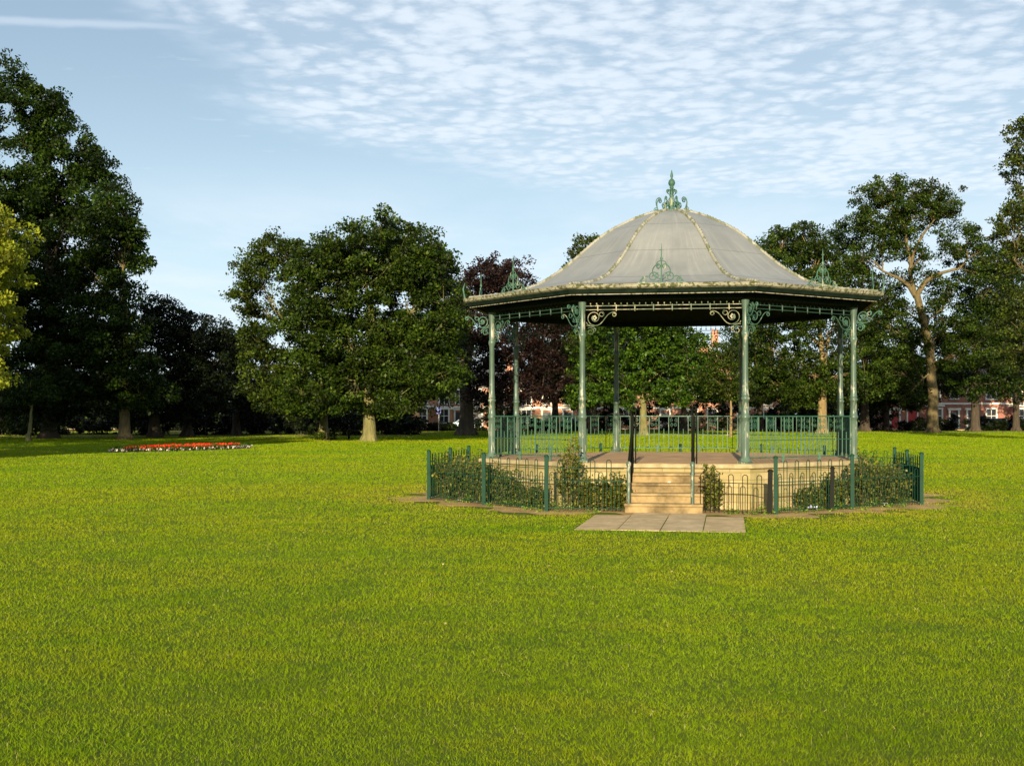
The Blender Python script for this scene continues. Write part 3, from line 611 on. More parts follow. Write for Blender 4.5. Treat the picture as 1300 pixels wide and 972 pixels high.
P_ = np.concatenate(pts); P_ = P_[P_[:, 2] > 0]; Vv = leafverts(P_, .75, g=g)
dw = npmesh('distant_wood', Vv, np.arange(len(Vv)), M['leaf_dark']); leafcolor(dw, np.ones(len(Vv)//4)); tag(dw, 'dark belt of distant trees behind the houses', 'wood', kind='stuff')

# ------------------------------------------------------------------ bandstand
bs_ = empty('bandstand', (BX, BY, 0), BR, label='octagonal Victorian bandstand with grey domed roof and green iron columns', cat='bandstand')
PH = HC-.585*A; RT = HC                              # platform height, railing top
pb = MB(); pb.prism(octo(1.055), -.1, PH-.085); pb.build('plinth_wall', M['wall'], bs_)
cp = MB(); cp.prism(octo(1.072), PH-.085, PH-.004); cp.build('coping', M['cope'], bs_, bevel=.012)
fl = MB(); fl.prism(octo(1.045), PH-.02, PH); fl.build('floor', M['floor'], bs_)
VW = -S2*1.072*A
SU0, SU1 = -.62, .78
for i in range(4):
    sm_ = MB(); z1 = PH*(i+1)/5; v0 = -5.12+.282*i
    sm_.box(((SU0+SU1)/2+random.uniform(-.01, .01), (v0+VW)/2+.004*i, z1/2), (SU1-SU0-.004*i, abs(VW-v0), z1-.006))
    sm_.box(((SU0+SU1)/2, v0+.13, z1-.022), (SU1-SU0+.02, .32, .052))
    o = sm_.build('step', M['step'], bs_, bevel=.014)
cols = octo(1.0)
def colmesh(mb):
    P0 = PH; q = .80
    mb.box((0, 0, P0+.02), (.22, .22, .04))
    mb.lathe([(.125, P0+.04), (.125, P0+.09), (.098, P0+.13), (.092, P0+.3), (.088, P0+.72), (.092, P0+.84), (.112, P0+.86), (.112, P0+.90), (.094, P0+.92), (.088, P0+1.0), (.084, P0+1.20), (.104, P0+1.215), (.106, P0+1.245), (.086, P0+1.26), (.082, P0+1.28), (.100, P0+1.29), (.082, P0+1.32),
              (.072, P0+1.45), (.066, P0+2.38), (.090, P0+2.44), (.096, P0+2.465), (.088, P0+2.49), (.072, P0+2.52), (.070, P0+2.9), (.085, P0+3.0), (.10, P0+3.10)], 16)
    mb.v = [(x*q, y*q, z) if z > P0+.045 else (x, y, z) for x, y, z in mb.v]
    for k in range(16):
        a = 2*math.pi*k/16
        mb.tube([(math.cos(a)*.072, math.sin(a)*.072, P0+.14), (math.cos(a)*.069, math.sin(a)*.069, P0+.8)], .008, 4, cap=False)
m_ = MB(); colmesh(m_)
c0 = m_.build('column', M['green'], bs_, loc=(*cols[0], 0))
for i in range(1, 8):
    c = c0.copy(); COL.objects.link(c); c.parent = bs_; c.location = (*cols[i], 0); c.rotation_euler = (0, 0, i*math.pi/4+.3)
# roof skin
prof = [(0.012, 2.908), (.06, 2.895), (.12, 2.85), (.18, 2.785), (.222, 2.725), (.28, 2.64), (.33, 2.55), (.38, 2.44), (.43, 2.31), (.485, 2.165), (.52, 2.08), (.555, 2.0), (.61, 1.895), (.658, 1.812), (.74, 1.725), (.825, 1.67), (.91, 1.635), (.985, 1.612)]
KE = 1.14
rf = MB(); n = 8
for side in range(8):
    a, b = octo(KE)[side], octo(KE)[(side+1) % 8]; nu = 6
    vs = []; fs = []
    for s, h in prof:
        for k in range(nu+1):
            t = k/nu; bul = .012*math.sin(math.pi*t)*math.sin(math.pi*min(1, s*1.2)); vs.append(((a[0]*(1-t)+b[0]*t)*s, (a[1]*(1-t)+b[1]*t)*s, HC+h*A+bul))
    for i in range(len(prof)-1):
        for k in range(nu): fs.append((i*(nu+1)+k, (i+1)*(nu+1)+k, (i+1)*(nu+1)+k+1, i*(nu+1)+k+1))
    rf.add(vs, fs, True)
rf.build('roof', M['roof'], bs_)
for side in range(8):
    a = octo(KE)[side]; h_ = MB(); pts = [(a[0]*s, a[1]*s, HC+h*A+.006) for s, h in prof[1:]]
    h_.tube(pts, .032, 7)
    rr = random.Random(side)
    for j in range(len(pts)-1):            # beaded, patched roll
        p, q = Vector(pts[j]), Vector(pts[j+1])
        for t in (0, .33, .66):
            c = p.lerp(q, t); d_ = (q-p).normalized(); h_.tube([c-d_*.03, c, c+d_*.03], [.03, .042+rr.random()*.008, .03], 7)
    h_.build('hip_ridge', M['hip'], bs_)
def ring8(prof2, name, mat, bevel=0):
    m = MB(); vs = []; fs = []; n = len(prof2)
    for k, z in prof2: vs += [(x, y, z) for x, y in octo(k)]
    for i in range(n-1):
        for s in range(8): fs.append((i*8+s, i*8+(s+1) % 8, (i+1)*8+(s+1) % 8, (i+1)*8+s))
    m.add(vs, fs); return m.build(name, mat, bs_, bevel=bevel)
ET = HC+1.60*A; EB = HC+1.515*A
ring8([(1.115, EB+.06), (1.138, EB+.045), (1.150, EB+.07), (1.155, ET-.02), (1.158, ET), (1.135, ET+.008), (1.12, ET-.02)], 'gutter', M['gutter'])
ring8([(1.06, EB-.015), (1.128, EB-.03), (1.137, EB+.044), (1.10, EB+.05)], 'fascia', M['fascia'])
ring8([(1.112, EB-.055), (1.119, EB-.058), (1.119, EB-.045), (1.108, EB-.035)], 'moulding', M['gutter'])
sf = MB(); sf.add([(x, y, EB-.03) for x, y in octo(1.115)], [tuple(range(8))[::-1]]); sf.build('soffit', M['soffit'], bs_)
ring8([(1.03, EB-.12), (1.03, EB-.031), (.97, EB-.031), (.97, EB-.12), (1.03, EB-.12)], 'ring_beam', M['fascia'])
# decorative curls
def spiral(c, r0, r1, a0, turns, n=18):
    return [(c[0]+(r0+(r1-r0)*i/n)*math.cos(a0+turns*2*math.pi*i/n), c[1]+(r0+(r1-r0)*i/n)*math.sin(a0+turns*2*math.pi*i/n)) for i in range(n+1)]
def bez(a, b, c, d_, n=10):
    o = []
    for i in range(n+1):
        t = i/n; o.append(tuple(a[k]*(1-t)**3+3*b[k]*t*(1-t)**2+3*c[k]*t*t*(1-t)+d_[k]*t**3 for k in (0, 1)))
    return o
def flat(pts, mp, mb, r, n=5): mb.tube([mp(*p) for p in pts], r, n)
def bracket(mb, mp, sc_=1.0, r=.0085):
    """mp(u, z): u away from the column, z relative to the frieze rail"""
    s = lambda L_: [(x*sc_, y*sc_) for x, y in L_]
    flat(s(spiral((.235, -.155), .045, .145, math.pi*.9, 1.30, 26)), mp, mb, r)                     # big curl, ends at its lower side
    e = spiral((.235, -.155), .045, .145, math.pi*.9, 1.30, 26)[-1]
    flat(s(bez((.26, -.305), (.42, -.30), (.44, -.06), (.60, -.05))+spiral((.615, -.095), .045, .022, math.pi/2, -1.2, 12)), mp, mb, r)
    flat(s(spiral((.37, -.085), .03, .055, 0, 1.2, 14)), mp, mb, r*.8)
    flat(s(bez((.08, -.24), (.10, -.315), (.20, -.31), (.26, -.305))), mp, mb, r)
    flat(s(spiral((.155, -.42), .025, .08, math.pi*.2, 1.25, 18)), mp, mb, r*.9)
    flat(s(bez((.08, -.30), (.16, -.31), (.26, -.33), (.27, -.40))+spiral((.235, -.385), .036, .015, 0, -1.1, 10)), mp, mb, r*.9)
    c = mp(.235*sc_, -.155*sc_); d1 = Vector(mp(.3, -.1))-Vector(mp(.2, -.1)); ax = d1.normalized().cross(Vector((0, 0, 1)))
    for a in range(5):
        t = a*2*math.pi/5; p0 = mp((.235+.032*math.cos(t))*sc_, (-.155+.032*math.sin(t))*sc_)
        mb.tube([Vector(p0)-ax*.012, Vector(p0)+ax*.012], .022*sc_, 6)
FZ = HC+1.365*A; FZ2 = HC+1.318*A
for i in range(8):
    c = Vector(cols[i])
    for j, pale in (((i+1) % 8, i == 0), ((i-1) % 8, i == 1)):
        o = Vector(cols[j]); d_ = (o-c).normalized(); mb = MB()
        bracket(mb, lambda u, z, c=c, d_=d_: (c.x+d_.x*u, c.y+d_.y*u, FZ2+z))
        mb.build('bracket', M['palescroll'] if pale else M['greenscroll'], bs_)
    d_ = c.normalized(); mb = MB()
    bracket(mb, lambda u, z, c=c, d_=d_: (c.x+d_.x*u, c.y+d_.y*u, FZ2+z+.10), .88, .013)
    mb.build('eave_bracket', M['greenscroll'], bs_)
for i in range(8):
    a, b = Vector(cols[i]), Vector(cols[(i+1) % 8]); L_ = (b-a).length; d_ = (b-a)/L_; mb = MB()
    p = lambda u, z: (a.x+d_.x*u, a.y+d_.y*u, z)
    mb.bar(p(.07, FZ), p(L_-.07, FZ), .015, .014); mb.bar(p(.07, FZ2), p(L_-.07, FZ2), .014, .013)
    k = .3
    while k < L_-.2:
        mb.bar(p(k, FZ2), p(k, FZ+.02), .020, .020); mb.tube([p(k, FZ2-.035), p(k, FZ2-.015), p(k, FZ2)], [.006, .016, .008], 6); k += (L_-.6)/7
    k = .16; fb = MB(); fb.bar(p(.1, EB-.035), p(L_-.1, EB-.035), .012)
    while k < L_-.1: fb.bar(p(k, FZ), p(k, EB-.03), .010); mb.tube([p(k, FZ+.02), p(k, FZ+.045), p(k, FZ+.06)], [.008, .017, .006], 5); k += .118
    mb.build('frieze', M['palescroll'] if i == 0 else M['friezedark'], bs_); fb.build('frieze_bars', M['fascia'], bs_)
# platform railings (all sides except the front)
for i in range(1, 8):
    a, b = Vector(cols[i]), Vector(cols[(i+1) % 8]); L_ = (b-a).length; d_ = (b-a)/L_; mb = MB()
    p = lambda u, z: (a.x+d_.x*u, a.y+d_.y*u, z)
    mid = HC-.47; bot = PH+.10
    mb.bar(p(.08, RT-.012), p(L_-.08, RT-.012), .045, .024); mb.bar(p(.08, mid), p(L_-.08, mid), .03, .014); mb.bar(p(.08, bot), p(L_-.08, bot), .035, .016)
    nb = 24; st_ = (L_-.2)/nb
    for k in range(nb+1):
        u = .1+k*st_; full = k % 2 == 0
        mb.bar(p(u, bot), p(u, RT-.02 if full else mid+.10), .018 if full else .014)
        if not full: mb.tube([p(u, mid+.09), p(u, mid+.115), p(u, mid+.15)], [.008, .017, .003], 5)
    for k in range(1, nb, 4):
        u = .1+(k+1)*st_ if False else .1+(k)*st_
        for sg in (-1, 1):
            mp = lambda x, z, u=u, sg=sg: p(u+sg*x, mid+z)
            flat(spiral((.052, .36), .012, .046, 0, 1.3, 14), mp, mb, .007, 4); flat(spiral((.052, .24), .012, .046, math.pi, -1.3, 14), mp, mb, .007, 4)
    for u in (L_/3, 2*L_/3): mb.bar(p(u, PH), p(u, bot), .02); mb.box(p(u, PH+.09), (.05, .05, .17))
    mb.build('railing_panel', M['railgreen'] if i != 4 else M['greenscroll'], bs_)
# stair handrails with hooped newels
for u, sg in ((-.55, 1), (.60, -1)):
    v0 = -5.08; v1 = VW+.06; mb = MB()
    mb.tube([(u, v0, -.05), (u, v0, .88)], .034, 8); mb.tube([(u, v0, .86), (u, v0, .91), (u, v0, .94)], [.045, .045, .015], 8)
    mb.build('handrail_post', M['green'], bs_)
    mb = MB()
    mb.bar((u, v0, .86), (u, v1, RT-.02), .045, .03); mb.bar((u, v0, .16), (u, v1, PH+.10), .03, .03)
    for k in range(1, 10):
        t = k/10; v = v0+(v1-v0)*t; mb.bar((u, v, .16+t*(PH-.06)), (u, v, .86+t*(RT-.02-.86)), .016)
    mb.tube([(u-.045, v1, PH), (u-.045, v1, RT+.10), (u-.03, v1, RT+.16), (u, v1, RT+.185), (u+.03, v1, RT+.16), (u+.045, v1, RT+.10), (u+.045, v1, PH)], .014, 6)
    mb.bar((u-.02, v1+.02, PH), (u-.02, v1+.02, RT), .05); mb.build('handrail', M['fencedark'], bs_)
    # cross rail back to the first column of the platform edge
    mb = MB(); cu = cols[0][0] if u < 0 else cols[1][0]
    for z in (RT-.012,): pass
# eave crestings
def crest(mb, mp):
    mb.tube([mp(0, 0), mp(0, .28), mp(0, .42), mp(0, .46), mp(0, .50), mp(0, .60), mp(0, .74)], [.016, .014, .012, .030, .012, .010, .003], 6)
    mb.tube([mp(-.035, .62), mp(.035, .62)], .009, 5)
    for s in (-1, 1):
        q = lambda x, z, s=s: mp(s*x, z)
        flat(bez((.0, .08), (.20, .10), (.22, .30), (.06, .36))+spiral((.06, .315), .045, .015, math.pi/2, 1.1, 10), q, mb, .011)
        flat(bez((.0, .42), (.11, .42), (.12, .30), (.05, .26)), q, mb, .009)
        flat(spiral((.15, .12), .02, .095, 0, 1.4, 20), q, mb, .010)
        flat(bez((.24, .12), (.30, .16), (.36, .10), (.42, .02)), q, mb, .011)
        flat(spiral((.34, .06), .015, .06, math.pi, -1.3, 14), q, mb, .009)
        flat(spiral((.07, .15), .01, .045, 0, 1.3, 12), q, mb, .008)
    mb.bar(mp(-.45, .01), mp(.45, .01), .016)
for i in range(8):
    a, b = Vector(octo(1.145)[i]), Vector(octo(1.145)[(i+1) % 8]); m = (a+b)/2; d_ = (b-a).normalized(); mb = MB()
    crest(mb, lambda u, z, m=m, d_=d_: (m.x+d_.x*u, m.y+d_.y*u, ET+z)); mb.build('eave_crest', M['greenscroll'], bs_)
    c = a*1.0; mb = MB(); mb.tube([(c.x, c.y, ET), (c.x*1.004, c.y*1.004, ET+.10), (c.x*1.008, c.y*1.008, ET+.2), (c.x, c.y, ET+.34)], [.03, .014, .02, .004], 6)
    if i in (7, 2): mb.build('corner_spike', M['greenscroll'], bs_)
# apex finial and crown of scrolls
AP = HC+2.905*A; mb = MB()
mb.lathe([(.0, AP-.06), (.13, AP-.05), (.13, AP), (.085, AP+.02), (.045, AP+.06), (.038, AP+.10), (.058, AP+.16), (.05, AP+.23), (.030, AP+.30), (.052, AP+.33), (.034, AP+.36), (.030, AP+.50), (.05, AP+.52), (.036, AP+.55), (.06, AP+.57), (.078, AP+.62), (.062, AP+.68), (.03, AP+.71), (.016, AP+.73), (.034, AP+.77), (.028, AP+.81), (.004, AP+.91)], 14)
mb.build('finial', M['greenscroll'], bs_)
mb = MB()
for i in range(8):
    an = i*math.pi/4+math.pi/8; dx, dy = math.cos(an), math.sin(an)
    mp = lambda u, z: (dx*u, dy*u, AP+z)
    flat(bez((.05, .30), (.12, .10), (.16, .05), (.20, .02)), mp, mb, .011)
    flat(spiral((.17, .12), .015, .07, 0, 1.4, 16), mp, mb, .010)
    flat(bez((.26, -.06), (.38, .10), (.40, .26), (.29, .29))+spiral((.285, .245), .045, .014, math.pi/2, 1.1, 10), mp, mb, .011)
    flat(spiral((.36, .02), .015, .055, math.pi/2, -1.4, 14), mp, mb, .009)
    flat(bez((.38, -.09), (.40, -.02), (.50, .02), (.50, -.07))+spiral((.455, -.055), .045, .014, 0, 1.2, 10), mp, mb, .010)
    if i % 2 == 0:
        flat(bez((.035, .32), (.06, .42), (.10, .36), (.12, .44))+spiral((.085, .45), .035, .012, 0, 1.2, 10), mp, mb, .010)
    flat(bez((.035, .44), (.06, .52), (.10, .47), (.09, .40)), mp, mb, .009)
mb.build('crown_scrolls', M['greenscroll'], bs_)

# ------------------------------------------------------------------ bow-topped fence round the bandstand
fn = empty('bow_top_fence', (BX, BY, 0), BR, label='green bow topped iron fence ringing the bandstand and its rose bed', cat='fence')
fv = octo(1.3355)
def fpost(u, v, h=1.04, w=.07, mat='fence', tilt=(0, 0)):
    mb = MB(); mb.box((0, 0, h/2-.03), (w, w, h), 0, tilt); mb.lathe([(w*.62, h-.035), (w*.66, h-.02), (w*.3, h+.01)], 8, c=(tilt[0]*h/2, tilt[1]*h/2))
    return mb.build('post', M[mat], fn, loc=(u, v, 0))
def fpanel(p0, p1, mat='fence', low=0, missing=()):
    a, b = Vector(p0), Vector(p1); L_ = (b-a).length; d_ = (b-a)/L_; mb = MB()
    rr = random.Random(int(L_*1000+a.x*77))
    sag = lambda u: -low*.6*(u/L_)
    p = lambda u, z: (a.x+d_.x*u+rr.uniform(-.003, .003), a.y+d_.y*u+rr.uniform(-.003, .003), z+sag(u))
    mb.bar(p(.02, .80-low*.3), p(L_-.02, .80-low*.3), .02, .012) if not low else None
    mb.bar(p(.02, .575), p(L_-.02, .575), .022, .013); mb.bar(p(.02, .07), p(L_-.02, .07), .026, .014)
    k = .06; i = 0
    while k < L_-.10:
        def bow(u0, wd, top, r):
            arc = [(u0+wd/2-wd/2*math.cos(t), top-wd/2+wd/2*math.sin(t)) for t in [j*math.pi/6 for j in range(7)]]
            mb.tube([p(u0, .04)]+[p(*q) for q in arc]+[p(u0+wd, .04)], r, 5)
        if i % 2 == 0: bow(k, .085, .73, .0075); k += .085+.065
        else:
            if low: mb.bar(p(k+.03, .04), p(k+.03, .58), .014); k += .10
            else: bow(k, .085, .96, .0075); k += .085+.065
        i += 1
    return mb.build('rail_panel', M[mat], fn)
PG0, PG1 = (-.62, fv[0][1]), (.68, fv[0][1])
for i in range(8):
    a, b = fv[i], fv[(i+1) % 8]; m = ((a[0]+b[0])/2, (a[1]+b[1])/2)
    fpost(*a)
    if i == 0:
        fpanel(a, PG0); fpanel(PG1, (b[0]-.09, b[1]), 'fencedark', .06)
    else:
        fpost(*m); fpanel(a, m); fpanel(m, b)
fpost(b[0] if False else fv[1][0]-.10, fv[1][1]+.02, .80, .085, 'fencedark', (.02, 0))
fpost(fv[1][0]+1.05, fv[1][1]+.95, .82, .07, 'fencedark', (.03, .02))

# ------------------------------------------------------------------ rose bed plants inside the fence
def bush(u, v, rw, h, label, seed, dens=1.0, mat='leaf_rose', name='rose_bush'):
    g = np.random.default_rng(seed); rr = random.Random(seed); x, y = to_world(u, v)
    root = empty(name, (x, y, 0), BR, label=label, cat='bush', group='bushes in the bed round the bandstand')
    st = MB(); pts = []; st.tube([(0, 0, -.06), (0, 0, .03)], .03, 6)
    h *= 1.15; rw *= 1.05; nst = int(11+rw*16)
    for k in range(nst):
        a = rr.uniform(0, 6.28); r0 = rr.random()**.6; e = Vector((math.cos(a)*rw*r0, math.sin(a)*min(rw, .42)*r0, h*(1-.45*r0*r0)*rr.uniform(.65, 1.05)))
        b = Vector((0, 0, -.02)); pth = bent(b, e, 8, .08, rr); st.tube(pth, [.010-.0009*j for j in range(8)], 5)
        for j in range(int(19*dens)):
            q = pth[min(7, int(rr.triangular(1.2, 8, 6)))]; side = Vector((rr.gauss(0, 1), rr.gauss(0, 1), rr.gauss(0, .8)))*.075
            e2 = q+side
            if j % 4 == 0: st.tube([q, e2], [.004, .002], 4, cap=False)
            for _ in range(5): pts.append(e2+Vector((rr.gauss(0, .035), rr.gauss(0, .035), rr.gauss(0, .03))))
    P_ = np.array([tuple(q) for q in pts]); P_ = P_[P_[:, 2] > .02]
    Vv = leafverts(P_, .058, .2, .7, g); npmesh('foliage', Vv, np.arange(len(Vv)), M[mat], root); st.build('stem', M['stem'], root)
    return root
ap = 1.20*A*S2
def side_uv(i, t, k=1.20):
    a, b = octo(k)[i], octo(k)[(i+1) % 8]; return (a[0]*(1-t)+b[0]*t, a[1]*(1-t)+b[1]*t)
spec = [
 (6, .15, .50, .78, 'dense green bush in the back left part of the bed'), (6, .55, .55, .80, 'wide bush filling the left side of the bed'), (6, .92, .55, .84, 'thick bush at the far left corner of the fence', ),
 (7, .10, .52, .82, 'bush behind the far left fence corner post'), (7, .32, .45, .74, 'thick bush left of the middle fence post, left of the steps'), (7, .50, .28, .62, 'brownish bush against the pale wall, right of the left middle post'), (7, .74, .30, .36, 'low straggly bush against the wall left of the tall leaning rose'),
 (0, .04, .22, 1.12, 'tall rose leaning up the wall at the front left fence corner'), (0, .13, .16, .50, 'dark rose just right of the front left corner post'), (0, .205, .14, .50, 'leafy rose between the corner rose and the steps'), (0, .285, .16, .56, 'small rose beside the left handrail of the steps'),
 (0, .75, .18, .74, 'upright bush behind the low dark railing right of the steps'),
 (1, .36, .24, .40, 'low bush with pale litter at the right front wall'), (1, .52, .30, .52, 'bush behind the short dark stake in the right bed'), (1, .72, .36, .88, 'tall bush right of the right middle fence post'), (1, .90, .46, .70, 'broad bush filling the far right fence corner'),
 (2, .10, .52, .72, 'thick bush behind the far right corner post'), (2, .45, .50, .66, 'bush on the right side of the bed'), (2, .85, .50, .62, 'bush at the back right of the bed')]
for k, s_ in enumerate(spec):
    u, v = side_uv(s_[0], s_[1], 1.215 if s_[2] > .3 else 1.19); bush(u, v, s_[2], s_[3], s_[4], 100+k, 1.35 if s_[2] > .4 else 1.0)
# weeds along the fence foot
g = np.random.default_rng(5); wp = []
for i in range(8):
    for t in g.random(150):
        k = g.uniform(1.13, 1.40)
        u, v = side_uv(i, t, k)
        if i == 0 and -.8 < u < .95: continue
        if pnoise(np.array(u), np.array(v), 2.5) < -.05: continue
        x, y = to_world(u, v); h = g.uniform(.04, .20 if k < 1.33 else .07)
        q = g.normal(size=(14, 3))*np.array([.05, .05, .4*h])+np.array([x, y, h*.5]); q[:, 2] = abs(q[:, 2]); wp.append(q)
wp = np.concatenate(wp); Vv = leafverts(wp, .045, .1, .45, g); tag(npmesh('weeds', Vv, np.arange(len(Vv)), M['weed']), 'low green weeds along the foot of the bandstand fence', 'weeds', kind='stuff')
# litter
def litter(name, u, v, size, c, label, seed, z=.02):
    rr = random.Random(seed); mb = MB(); x, y = to_world(u, v); n = 5; vs = []
    for i in range(n):
        for j in range(n): vs.append(((i/(n-1)-.5)*size, (j/(n-1)-.5)*size*.7, rr.random()*size*.45+.004))
    top = vs; bot = [(a, b, c_-.004) for a, b, c_ in vs]
    fs = [(i*n+j, (i+1)*n+j, (i+1)*n+j+1, i*n+j+1) for i in range(n-1) for j in range(n-1)]
    mb.add(top, fs); mb.add(bot, [f[::-1] for f in fs])
    o = mb.build(name, simple(label, c[0], c[1], 25, .4), None, loc=(x, y, z), rz=rr.random()*3); tag(o, label, 'litter')
lu, lv = side_uv(7, .93, 1.26); litter('crisp_packet', lu, lv, .16, ((.65, .12, .03), (.8, .3, .2)), 'crumpled orange packet inside the fence left of the front corner post', 1)
lu, lv = side_uv(1, .30, 1.26); litter('paper_scrap', lu, lv, .17, ((.12, .16, .45), (.75, .75, .75)), 'crumpled blue and white paper inside the right bed', 2)
lu, lv = side_uv(1, .80, 1.29); litter('paper_cup', lu, lv, .11, ((.7, .7, .66), (.85, .85, .8)), 'crushed white cup inside the fence near the right corner', 3)
lu, lv = side_uv(7, .40, 1.30); litter('paper_scrap', lu, lv, .09, ((.6, .6, .55), (.8, .8, .75)), 'small white scrap right of the left middle fence post', 4)
lu, lv = side_uv(7, .22, 1.30); litter('paper_scrap', lu, lv, .09, ((.6, .6, .55), (.8, .8, .75)), 'small white scrap left of the left middle fence post', 5)
litter('paper_scrap', .15, -4.42, .05, ((.8, .8, .75), (.9, .9, .85)), 'tiny white scrap lying on the steps', 6, z=PH*.6+.004)
# scattered fallen leaves and daisies on the lawn
n = 110; z_ = np.sqrt(64+(55**2-64)*g.random(n)); x_ = (g.random(n)*2-1)*z_*.42; C_ = np.stack([x_, z_, np.full(n, .035)], 1)
u_ = (x_-BX)*math.cos(-BR)-(z_-BY)*math.sin(-BR); v_ = (x_-BX)*math.sin(-BR)+(z_-BY)*math.cos(-BR); C_ = C_[octdist(u_, v_) > 1.5]
Vv = leafverts(C_, .024, .8, .8, g); tag(npmesh('fallen_leaves', Vv, np.arange(len(Vv)), simple('fallen leaf', (.22, .12, .03), (.45, .40, .22), 3, .7)), 'pale and orange specks of fallen leaf scattered over the lawn', 'leaves', kind='stuff')

# ------------------------------------------------------------------ flower bed
pts = []
for k in range(48):
    a = k/48*2*math.pi; la, lb = 5.2*math.cos(a)*(1+.03*math.sin(5*a)), 1.4*math.sin(a); pts.append((FB_C[0]+la*FB_D.x-lb*FB_D.y, FB_C[1]+la*FB_D.y+lb*FB_D.x, .02))
mb = MB(); mb.add(pts, [tuple(range(48))]); tag(mb.build('flower_bed_soil', M['soildark']), kind='structure')
def bedpts(n, f, h0, h1):
    la = (g.random(n*3)*2-1)*5.1; lb = (g.random(n*3)*2-1)*1.35; q = (la/5.1)**2+(lb/1.35)**2; k = f(q, la, lb); la, lb = la[k][:n], lb[k][:n]
    x = FB_C[0]+la*FB_D.x-lb*FB_D.y; y = FB_C[1]+la*FB_D.y+lb*FB_D.x; return np.stack([x, y, g.uniform(h0, h1, len(x))], 1)
P_ = bedpts(6000, lambda q, a, b: q < .95, .02, .25); Vv = leafverts(P_, .10, .1, .5, g); bf = npmesh('bedding_foliage', Vv, np.arange(len(Vv)), M['leaf_bright']); leafcolor(bf, np.full(len(Vv)//4, .8)); tag(bf, 'green leaves of the bedding plants in the flower bed', 'bedding plants', kind='stuff')
P_ = bedpts(1000, lambda q, a, b: (q < .66), .14, .30); Vv = leafverts(P_, .085, .2, .9, g); tag(npmesh('red_flowers', Vv, np.arange(len(Vv)), M['red']), 'red bedding flowers filling the middle of the flower bed', 'flowers', kind='stuff')
P_ = bedpts(900, lambda q, a, b: (q > .68) & (q < 1), .05, .16); Vv = leafverts(P_, .07, .2, .9, g); tag(npmesh('white_flowers', Vv, np.arange(len(Vv)), M['white']), 'white bedding flowers edging the red flower bed', 'flowers', kind='stuff')

